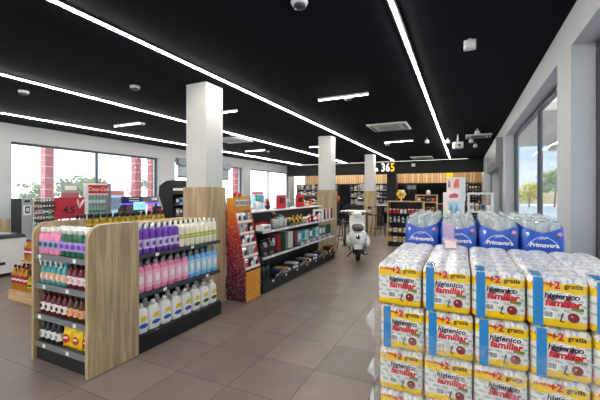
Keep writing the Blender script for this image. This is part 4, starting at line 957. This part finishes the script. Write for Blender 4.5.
# wine shelf at the back right
g = root('wine_shelf', 'dark wine shelf at the back right corner', 'shelf unit', (.12, 17.6, 0))
MB().box(-.65, .65, .3, .33, .001, 2.0, BLACK).box(-.65, -.62, 0, .3, .001, 2.0, BLACK).box(.62, .65, 0, .3, .001, 2.0, BLACK).build('case', g)
for z in (.5, .95, 1.35, 1.7): MB().box(-.62, .62, 0, .3, z, z+.03, MGREY).build('shelf', g)
for k, z in enumerate((.98, 1.38, 1.73)):
    for i in range(10):
        c, c2 = [('black', 'white'), ('dark_green', 'cream'), ('maroon', 'white'), ('black', 'gold'), ('silver', 'red')][(i+2*k) % 5]
        key = ('wine', c, c2)
        if key not in PC: PC[key] = bottle('wine_bottle', 'bottle', cm(c), cm(c2), cm(c2), [(0, .036, 1, 2), (.18, .037, 1, 2), (.22, .016, 1, 2), (.26, .014, 1, 2)], [(.26, .016), (.3, .016)], (.05, .13, .037, .037))
        put(PC[key], (-.42 + i*.12, 17.7, z), 0, '%s wine bottle with %s label, %s from the left on the %s wine tier' % (c.replace('_', ' '), c2, ORD[i], ORD[k]), 'bottles on the wine shelf')

# ------------------------------------------------------------------ back left: bar shelves, coffee area
def backshelf(name, label, x0, x1, y, zs, n, palette, grp, top=2.0):
    g = root(name, label, 'shelf unit', (0, 0, 0))
    MB().box(x0, x1, y+.3, y+.33, .001, top, BLACK).box(x0, x0+.03, y, y+.3, .001, top, BLACK).box(x1-.03, x1, y, y+.3, .001, top, BLACK).build('case', g)
    for z in zs: MB().box(x0+.03, x1-.03, y, y+.3, z-.025, z, PWHITE if name.startswith('bright') else MGREY).build('shelf', g)
    for k, z in enumerate(zs):
        for i in range(n):
            c, c2 = palette[(i*3 + k*2) % len(palette)]
            item(['box', 'flask', 'pot'][(i+k) % 3], c, c2, (x0+.12 + (x1-x0-.24)*i/(n-1), y+.1, z), 0, '%s and %s item, %s from left, %s shelf up, %s' % (c.replace('_', ' '), c2.replace('_', ' '), ORD[i], ORD[k], grp), (.16, .12, .2 + .04*(i % 3)), group='items on the ' + grp)
backshelf('drinks_back_shelf', 'dark back shelf of bottles and boxes left of the second column', -8.3, -5.9, 16.9, (.5, .95, 1.4, 1.75), 14, [('black', 'gold'), ('grey', 'white'), ('brown', 'cream'), ('silver', 'tan'), ('amber', 'white'), ('white', 'brown')], 'back shelf by the left windows')
backshelf('bright_back_shelf', 'black back shelf with cups and boxes between second and third columns', -5.5, -3.5, 17.6, (.6, 1.0, 1.35, 1.7), 10, [('white', 'grey'), ('black', 'silver'), ('tan', 'white'), ('silver', 'black'), ('white', 'tan')], 'bar shelf between the columns')
g = root('orange_ball', 'round orange red ball on the back shelf left of the second column', 'ball', (-5.55, 15.7, 0)); MB().box(-.2, .2, -.2, .2, .001, 1.1, BLACK).build('pedestal', g); MB().ball((0, 0, 1.28), .18, cm('orange')).build('globe', g)
g = root('coffee_machine', 'silver coffee machine on the bar between second and third columns', 'coffee machine', (-4.35, 16.4, 0))
MB().box(-.9, .9, -.3, .3, .001, .95, BLACK).build('bar_base', g); MB().box(-.35, .35, -.2, .2, .95, 1.3, CHROME, b=.02).build('machine_body', g); MB().box(-.3, .3, -.21, -.2, 1.15, 1.27, BLACK).build('control_panel', g)
for x in (-.18, .18): MB().tube([(x, -.2, 1.12), (x, -.3, 1.1)], .015, BLACK).build('group_handle', g)
g = root('wall_menu_screen', 'small lit menu screen above the bar between the columns', 'screen', (-4.6, 17.4, 1.9)); MB().box(-.3, .3, 0, .04, -.17, .17, BLACK).build('casing', g); MB().box(-.27, .27, -.004, 0, -.14, .14, pm('menu_screen', '#8a8f98', .4, emit=.4, var=.7, scale=8)).build('display_panel', g)
MB().box(-.03, .03, .04, .9, -.02, .02, BLACK).build('arm', g)
struct(MB().box(-3.0, -2.35, 19.9, 19.98, 0, 2.05, pm('door_dark_grey', '#26282b', .5)).build('door_2'), 'dark doorway beyond the third column')
# the 365 sign
g = root('fascia_sign', 'white and yellow sign reading 365 on the black fascia', 'sign', (0, 16.66, 2.77))
SGW = pm('sign_white', '#f5f2ea', .4, emit=.8)
MB().text('3', .56, SGW, T(-3.5, 0, 0) @ Matrix.Diagonal((.72, 1, 1, 1)), .01, .02).build('white_digit', g)
MB().text('6', .56, SGW, T(-3.28, 0, 0) @ Matrix.Diagonal((.72, 1, 1, 1)), .01, .02).build('white_digit', g)
MB().text('5', .56, pm('sign_yellow', '#f6b90c', .4, emit=.8), T(-3.05, 0, 0) @ Matrix.Diagonal((.72, 1, 1, 1)), .01, .02).build('yellow_digit', g)
MB().text('a', .3, pm('sign_white', '#f5f2ea', .4), T(-3.82, 0, -.05), .015, .02).build('small_letter', g)

# ------------------------------------------------------------------ high tables and stools
def high_table(x, y, label, w=.4):
    g = root('high_table', label, 'table', (x, y, 0))
    MB().box(-w, w, -.3, .3, 1.0, 1.035, PWHITE, b=.008).build('tabletop', g)
    for sx in (-w+.05, w-.05): MB().box(sx-.02, sx+.02, -.25, .25, .001, .02, BLACK).box(sx-.018, sx+.018, -.018, .018, .02, 1.0, BLACK).build('leg', g)
high_table(-2.85, 9.75, 'white-topped high table behind the scooter', .38); high_table(-3.0, 15.0, 'white-topped high table beyond the third column', .5)
def stool(x, y, rz, label):
    g = root('bar_stool', label, 'stool', (x, y, 0), rz, 'black bar stools')
    MB().loft([(.72, .17, .17, 3), (.75, .18, .18, 3)], BLACK, 20).build('seat', g)
    for sx in (-1, 1):
        for sy in (-1, 1): MB().tube([(sx*.2, sy*.2, 0), (sx*.14, sy*.14, .72)], .012, BLACK, 6).build('leg', g)
    MB().tube([(-.18, -.18, .25), (.18, -.18, .25), (.18, .18, .25), (-.18, .18, .25), (-.18, -.18, .25)], .009, BLACK, 6).build('foot_ring', g)
    MB().tube([(-.15, .15, .74), (-.16, .19, 1.0), (0, .21, 1.04), (.16, .19, 1.0), (.15, .15, .74)], .012, BLACK, 6).build('backrest', g)
stool(-3.5, 9.72, -.3, 'black bar stool left of the white high table behind the scooter'); stool(-2.9, 9.1, 2.9, 'black bar stool in front of the white high table behind the scooter'); stool(-2.8, 12.4, .6, 'black bar stool standing just right of the third column')
stool(-2.6, 14.35, 3.0, 'black bar stool in front of the far high table'); stool(-2.2, 15.2, 1.5, 'black bar stool right of the far high table')

# ------------------------------------------------------------------ scooter, seen from behind
SW = pm('scooter_white_paint', '#e3e5e4', .18, var=.02, coat=.8)
g = root('scooter', 'white motor scooter parked in the aisle, seen from behind', 'scooter', (-2.14, 7.5, 0), .3)
def wheel(y, name):
    w = MB(); M = T(0, y, .22) @ Matrix.Rotation(PI/2, 4, 'Y')
    vs = []; fs = []; A, B = 28, 10
    for i in range(A):
        for j in range(B):
            a, b = 2*PI*i/A, 2*PI*j/B; r_ = .165 + .055*math.cos(b); vs.append((r_*math.cos(a), r_*math.sin(a), .052*math.sin(b)))
    for i in range(A):
        for j in range(B): fs.append((i*B+j, ((i+1) % A)*B+j, ((i+1) % A)*B+(j+1) % B, i*B+(j+1) % B))
    w.add(vs, fs, RUB, True, M); o = w.build(name, g)
    MB().loft([(-.04, .12, .12), (-.02, .05, .05), (.02, .05, .05), (.04, .12, .12)], CHROME, 20, M).build('rim', o)
wheel(.08, 'wheel'); wheel(1.33, 'wheel')
def body(rings, mat, name, seg=24, M=None):
    """loft along Y: (y, z centre, half width, half height, squareness)"""
    mb = MB(); Q = Matrix.Rotation(-PI/2, 4, 'X')
    mb.loft([(r_[0], r_[2], r_[3], r_[4], 0, -r_[1]) for r_ in rings], mat, seg, Q); return mb.build(name, g)
body([(-.12, .5, .05, .06, 2), (-.08, .52, .15, .16, 2.3), (.05, .51, .225, .22, 2.4), (.25, .49, .235, .23, 2.4), (.45, .5, .19, .2, 2.4), (.58, .47, .14, .15, 2.4)], SW, 'rear_bodywork')
for sx in (-1, 1):
    MB().ball((sx*.2, .14, .45), (.085, .22, .15), SW).build('side_cowl', g)
    MB().loft([(0, .034, .034), (.02, .036, .036), (.03, .025, .025)], DGREY, 14, T(sx*.17, -.02, .5) @ Matrix.Rotation(PI/2, 4, 'X')).build('turn_signal', g)
body([(-.14, .72, .06, .02, 2.5), (-.05, .74, .12, .045, 3), (.2, .76, .14, .05, 3), (.5, .76, .12, .05, 3), (.66, .74, .05, .02, 2.5)], pm('black_seat_vinyl', '#16140f', .5), 'seat')
tl = MB().loft([(0, .052, .052), (.02, .055, .055), (.035, .045, .045)], CHROME, 18, T(0, -.09, .56) @ Matrix.Rotation(PI/2, 4, 'X')).build('tail_light_ring', g)
MB().loft([(0, .038, .038), (.01, .03, .03)], pm('dark_red_lens', '#3a0c0e', .2), 16, T(0, -.125, .56) @ Matrix.Rotation(PI/2, 4, 'X')).build('lens', tl)
MB().box(-.09, .09, -.16, -.15, .3, .42, SW, b=.004).build('plate_holder', g)
MB().box(-.12, .12, -.1, .14, .18, .34, RUB, b=.03).box(.1, .2, -.1, .35, .16, .27, DGREY, b=.03).build('engine_block', g)
MB().tube([(.15, .3, .2), (.17, 0, .2), (.17, -.12, .22)], [.03, .05, .045], CHROME, 12).build('exhaust', g)
MB().box(-.15, .15, .55, 1.0, .24, .29, SW, b=.02).build('footboard', g)
MB().prism([(.92, .26), (.98, .26), (1.15, .6), (1.12, .95), (1.05, .98), (1.06, .62)], -.19, .19, SW, 'x').loft([(.3, .19, .02, 3), (.9, .2, .03, 2.5)], SW, 18, T(0, 1.07, 0)).build('leg_shield', g)
MB().ball((0, 1.33, .36), (.09, .24, .14), SW).build('front_fender', g)
MB().tube([(0, 1.33, .25), (0, 1.12, .95)], .03, DGREY).build('fork', g)
MB().ball((0, 1.08, 1.0), (.13, .12, .09), SW).build('headlamp_cowl', g)
MB().tube([(-.34, .96, 1.0), (-.2, 1.04, 1.02), (0, 1.08, 1.02), (.2, 1.04, 1.02), (.34, .96, 1.0)], .017, CHROME).build('handlebar', g)
for sx in (-1, 1):
    MB().tube([(sx*.24, 1.02, 1.015), (sx*.36, .95, 1.0)], .024, RUB, 10).build('grip', g)
    m_ = MB().tube([(sx*.2, 1.04, 1.03), (sx*.3, 1.02, 1.16)], .007, CHROME, 6); m_.ball((sx*.31, 1.02, 1.18), (.05, .015, .04), BLACK).build('mirror', g)
MB().tube([(-.08, .5, .2), (-.25, .45, .02)], .014, BLACK).build('kick_stand', g)
# ------------------------------------------------------------------ outside
ASPH = pm('outside_concrete', '#b4b8bc', .7, var=.1, scale=.3); 
struct(MB().box(XR+.3, 60, -30, 140, -.3, -.05, ASPH).box(-60, XL-.3, -40, 90, -.3, -.05, pm('forecourt_concrete', '#cfcfcc', .8, var=.05, scale=.3)).build('ground'))
def redtile():
    m, nt, b = newmat('red_tile_cladding'); x = NX(nt)
    s_ = x.sep(x.coord()); f = x.m('FRACT', x.m('DIVIDE', s_[2], .42)); g_ = x.m('LESS_THAN', f, .06)
    c = x.mix(g_, srgb('#a81a2c'), srgb('#d89aa2')); nt.links.new(c, b.inputs['Base Color']); b.inputs['Roughness'].default_value = .3; return m
RT = redtile()
for i, (x, y) in enumerate(((-14, 7.37), (-14, 11.2), (-14, 12.25), (-14, 19.2))):
    tag(MB().box(x-.15, x+.15, y-(.15, .16, .3, .3)[i], y+(.15, .16, .3, .3)[i], -.05, 5.5, RT).build('forecourt_pillar'), 'red tiled forecourt pillar outside, %s from the left' % ORD[i], 'pillar', 'red tiled pillars outside the left windows')
fp = root('fuel_pump', '', 'fuel pump', link=False)
MB().box(-.3, .3, -.45, .45, 0, 1.5, pm('pump_pale_blue', '#9fc4d4', .4), b=.03).build('cabinet_body', fp, False); MB().box(.3, .305, -.35, .35, .9, 1.4, pm('pump_dark_screen', '#33566c', .3)).build('display_panel', fp, False); MB().tube([(.2, .48, 1.3), (.3, .55, .8), (.2, .48, .5)], .02, RUB).build('hose', fp, False)
MB().box(-.2, .2, -.45, .45, 1.5, 1.7, cm('red')).build('header_sign', fp, False)
for i, (x, y) in enumerate(((-13.5, 9.6), (-13.6, 12.9), (-13.6, 16.6), (-13.5, 21))): put(fp, (x, y, -.05), 0, 'pale blue fuel pump outside the left windows, %s from the left' % ORD[i], 'fuel pumps outside')
def leafmat(n, a, b_):
    return pm(n, a, .7, var=.45, scale=3)
LG, LY, LD = leafmat('leaf_green', '#7d9a62', 0), leafmat('leaf_yellow', '#c9bd4a', 0), leafmat('leaf_dark', '#66805a', 0)
def tree(x, y, h, w, m, label, name='tree', z0=-.05, trunk=True, cat='tree'):
    g = root(name, label, cat, (x, y, z0)); c = MB()
    cl = [(R.gauss(0, w*.42), R.gauss(0, w*.35), h*(.6 + R.uniform(-.26, .28))) if trunk else (R.uniform(-w, w), R.uniform(-.6, .6), h*R.uniform(.3, .85)) for _ in range(22)]
    for p in cl:
        for _ in range(70):
            d_ = Vector((R.gauss(0, 1), R.gauss(0, 1), R.gauss(0, 1)*.8)) * w*.17; q = Vector(p) + d_
            u = Vector((R.gauss(0, 1), R.gauss(0, 1), R.gauss(0, 1))).normalized()*w*.07; v = u.cross(d_).normalized()*w*.06
            c.add([q-u, q-v, q+u, q+v], [(0, 1, 2, 3)], m)
    c.build('foliage', g)
    MB().tube([(0, 0, 0), (w*.05, 0, h*.35), (0, 0, h*.7)], [w*.06, w*.045, w*.02], pm('bark', '#6e5a48', .8)).build('stem', g)
tree(-17, 8.35, 2.3, .8, LG, 'small pale green tree outside the first left window')
tree(-40, 14, 3.6, 3.0, LG, 'distant tree outside the first left window'); tree(-40, 24, 3.4, 2.6, LG, 'distant tree right of the red pillar outside'); tree(-42, 38, 3.6, 3, LG, 'distant tree behind the fuel pumps')
tree(9.3, 47, 4.6, 1.7, LG, 'green tree outside the right window beyond the road'); tree(13.5, 50, 5.4, 2.4, LD, 'larger tree outside the right window at the pillar edge')
tree(6.6, 45, 2.9, 1.2, LY, 'yellow flowering bush outside the right window', 'flowering_bush', cat='bush', trunk=False)
for i in range(4): tree(7+i*7, 59, 1.9, 1.8, [LG, LY, LD][i % 3], '%s hedge bush on the bank across the road, %s along' % (['green', 'yellow', 'dark green'][i % 3], ORD[i]), 'hedge_bush', cat='bush', trunk=False)
bk = MB(); vs = []; fs = []
for i in range(41):
    for j in range(6): vs.append((-20 + i*2.0, 60 + j*4, -.1 + [0, .5, 1.2, 1.7, 2.0, 2.0][j]*R.uniform(.75, 1.15)))
for i in range(40):
    for j in range(5): a = i*6+j; fs.append((a, a+6, a+7, a+1))
struct(bk.add(vs, fs, pm('sandy_bank', '#8f7f62', .9, var=.35, scale=.8), True).build('terrain'), 'sandy bank across the road')
struct(MB().box(-10, 60, 24, 50, -.05, -.03, pm('road_asphalt', '#8f9aa2', .5, var=.08, scale=.5)).build('road'))
tag(MB().box(2.6, 2.9, 8, 14, 2.95, 3.15, pm('canopy_cream', '#c9c4b0', .7)).box(1.1, 2.9, 8, 14, 3.15, 3.3, pm('canopy_cream', '#c9c4b0', .7)).build('outdoor_canopy'), 'pale canopy edge outside the tall right window', 'canopy')

# ------------------------------------------------------------------ world, camera
w = bpy.data.worlds.new('sky'); SC.world = w; w.use_nodes = True; nt = w.node_tree; nt.nodes.clear(); x = NX(nt)
out = nt.nodes.new('ShaderNodeOutputWorld'); bgd = nt.nodes.new('ShaderNodeBackground')
tc = nt.nodes.new('ShaderNodeTexCoord'); mp = nt.nodes.new('ShaderNodeMapping'); mp.inputs['Scale'].default_value = (1.2, 1.2, 4)
nt.links.new(tc.outputs['Generated'], mp.inputs[0]); n = x.noise(mp.outputs[0], 2.0, 6, .3)
s_ = x.sep(tc.outputs['Generated'])
blue = x.ramp(s_[2], [(0, srgb('#cfe4f2')), (.35, srgb('#7fb2dc')), (1, srgb('#4a86c4'))])
cloud = x.ramp(n, [(.38, (0, 0, 0, 1)), (.6, (1, 1, 1, 1))])
col = x.mix(cloud, blue, srgb('#f6f8fa'))
sunside = x.m('MULTIPLY', x.m('MAXIMUM', x.m('MULTIPLY', s_[0], -1), 0), 3.0)   # the sky is brighter on the side of the sun
st = x.m('ADD', .85, sunside)
nt.links.new(col, bgd.inputs[0]); nt.links.new(st, bgd.inputs[1]); nt.links.new(bgd.outputs[0], out.inputs[0])
sun = bpy.data.lights.new('sun', 'SUN'); sun.energy = 2.5; sun.angle = .02; so = bpy.data.objects.new('sun', sun); C.objects.link(so)
so.rotation_euler = (math.radians(12), math.radians(-14), 0)
cam = bpy.data.cameras.new('camera'); co = bpy.data.objects.new('camera', cam); C.objects.link(co)
cam.sensor_width = 36; cam.lens = 340/600*36; cam.shift_y = -7/600; cam.clip_start = .05; cam.clip_end = 500
co.location = (0, 0, 1.55); co.rotation_euler = (PI/2, 0, math.atan(163/340)); SC.camera = co
SC.view_settings.view_transform = 'Standard'; SC.view_settings.look = 'None'; SC.view_settings.gamma = 1; SC.view_settings.exposure = 0.6
SC.view_settings.use_curve_mapping = False
SC.cycles.max_bounces = 8; SC.cycles.transparent_max_bounces = 24; SC.cycles.use_denoising = True

_seen = {}
for o in SC.objects:
    if o.parent is None and 'label' in o.keys() and 'category' in o.keys():
        n_ = len(o['label'].replace(',', ' ').split())
        if n_ > 16 or n_ < 4: print('LABELLEN', n_, o.name, o['label'])
        _seen.setdefault(o['label'], []).append(o.name)
for k, v in _seen.items():
    if len(v) > 1: print('DUPLABEL', k, v[:4])
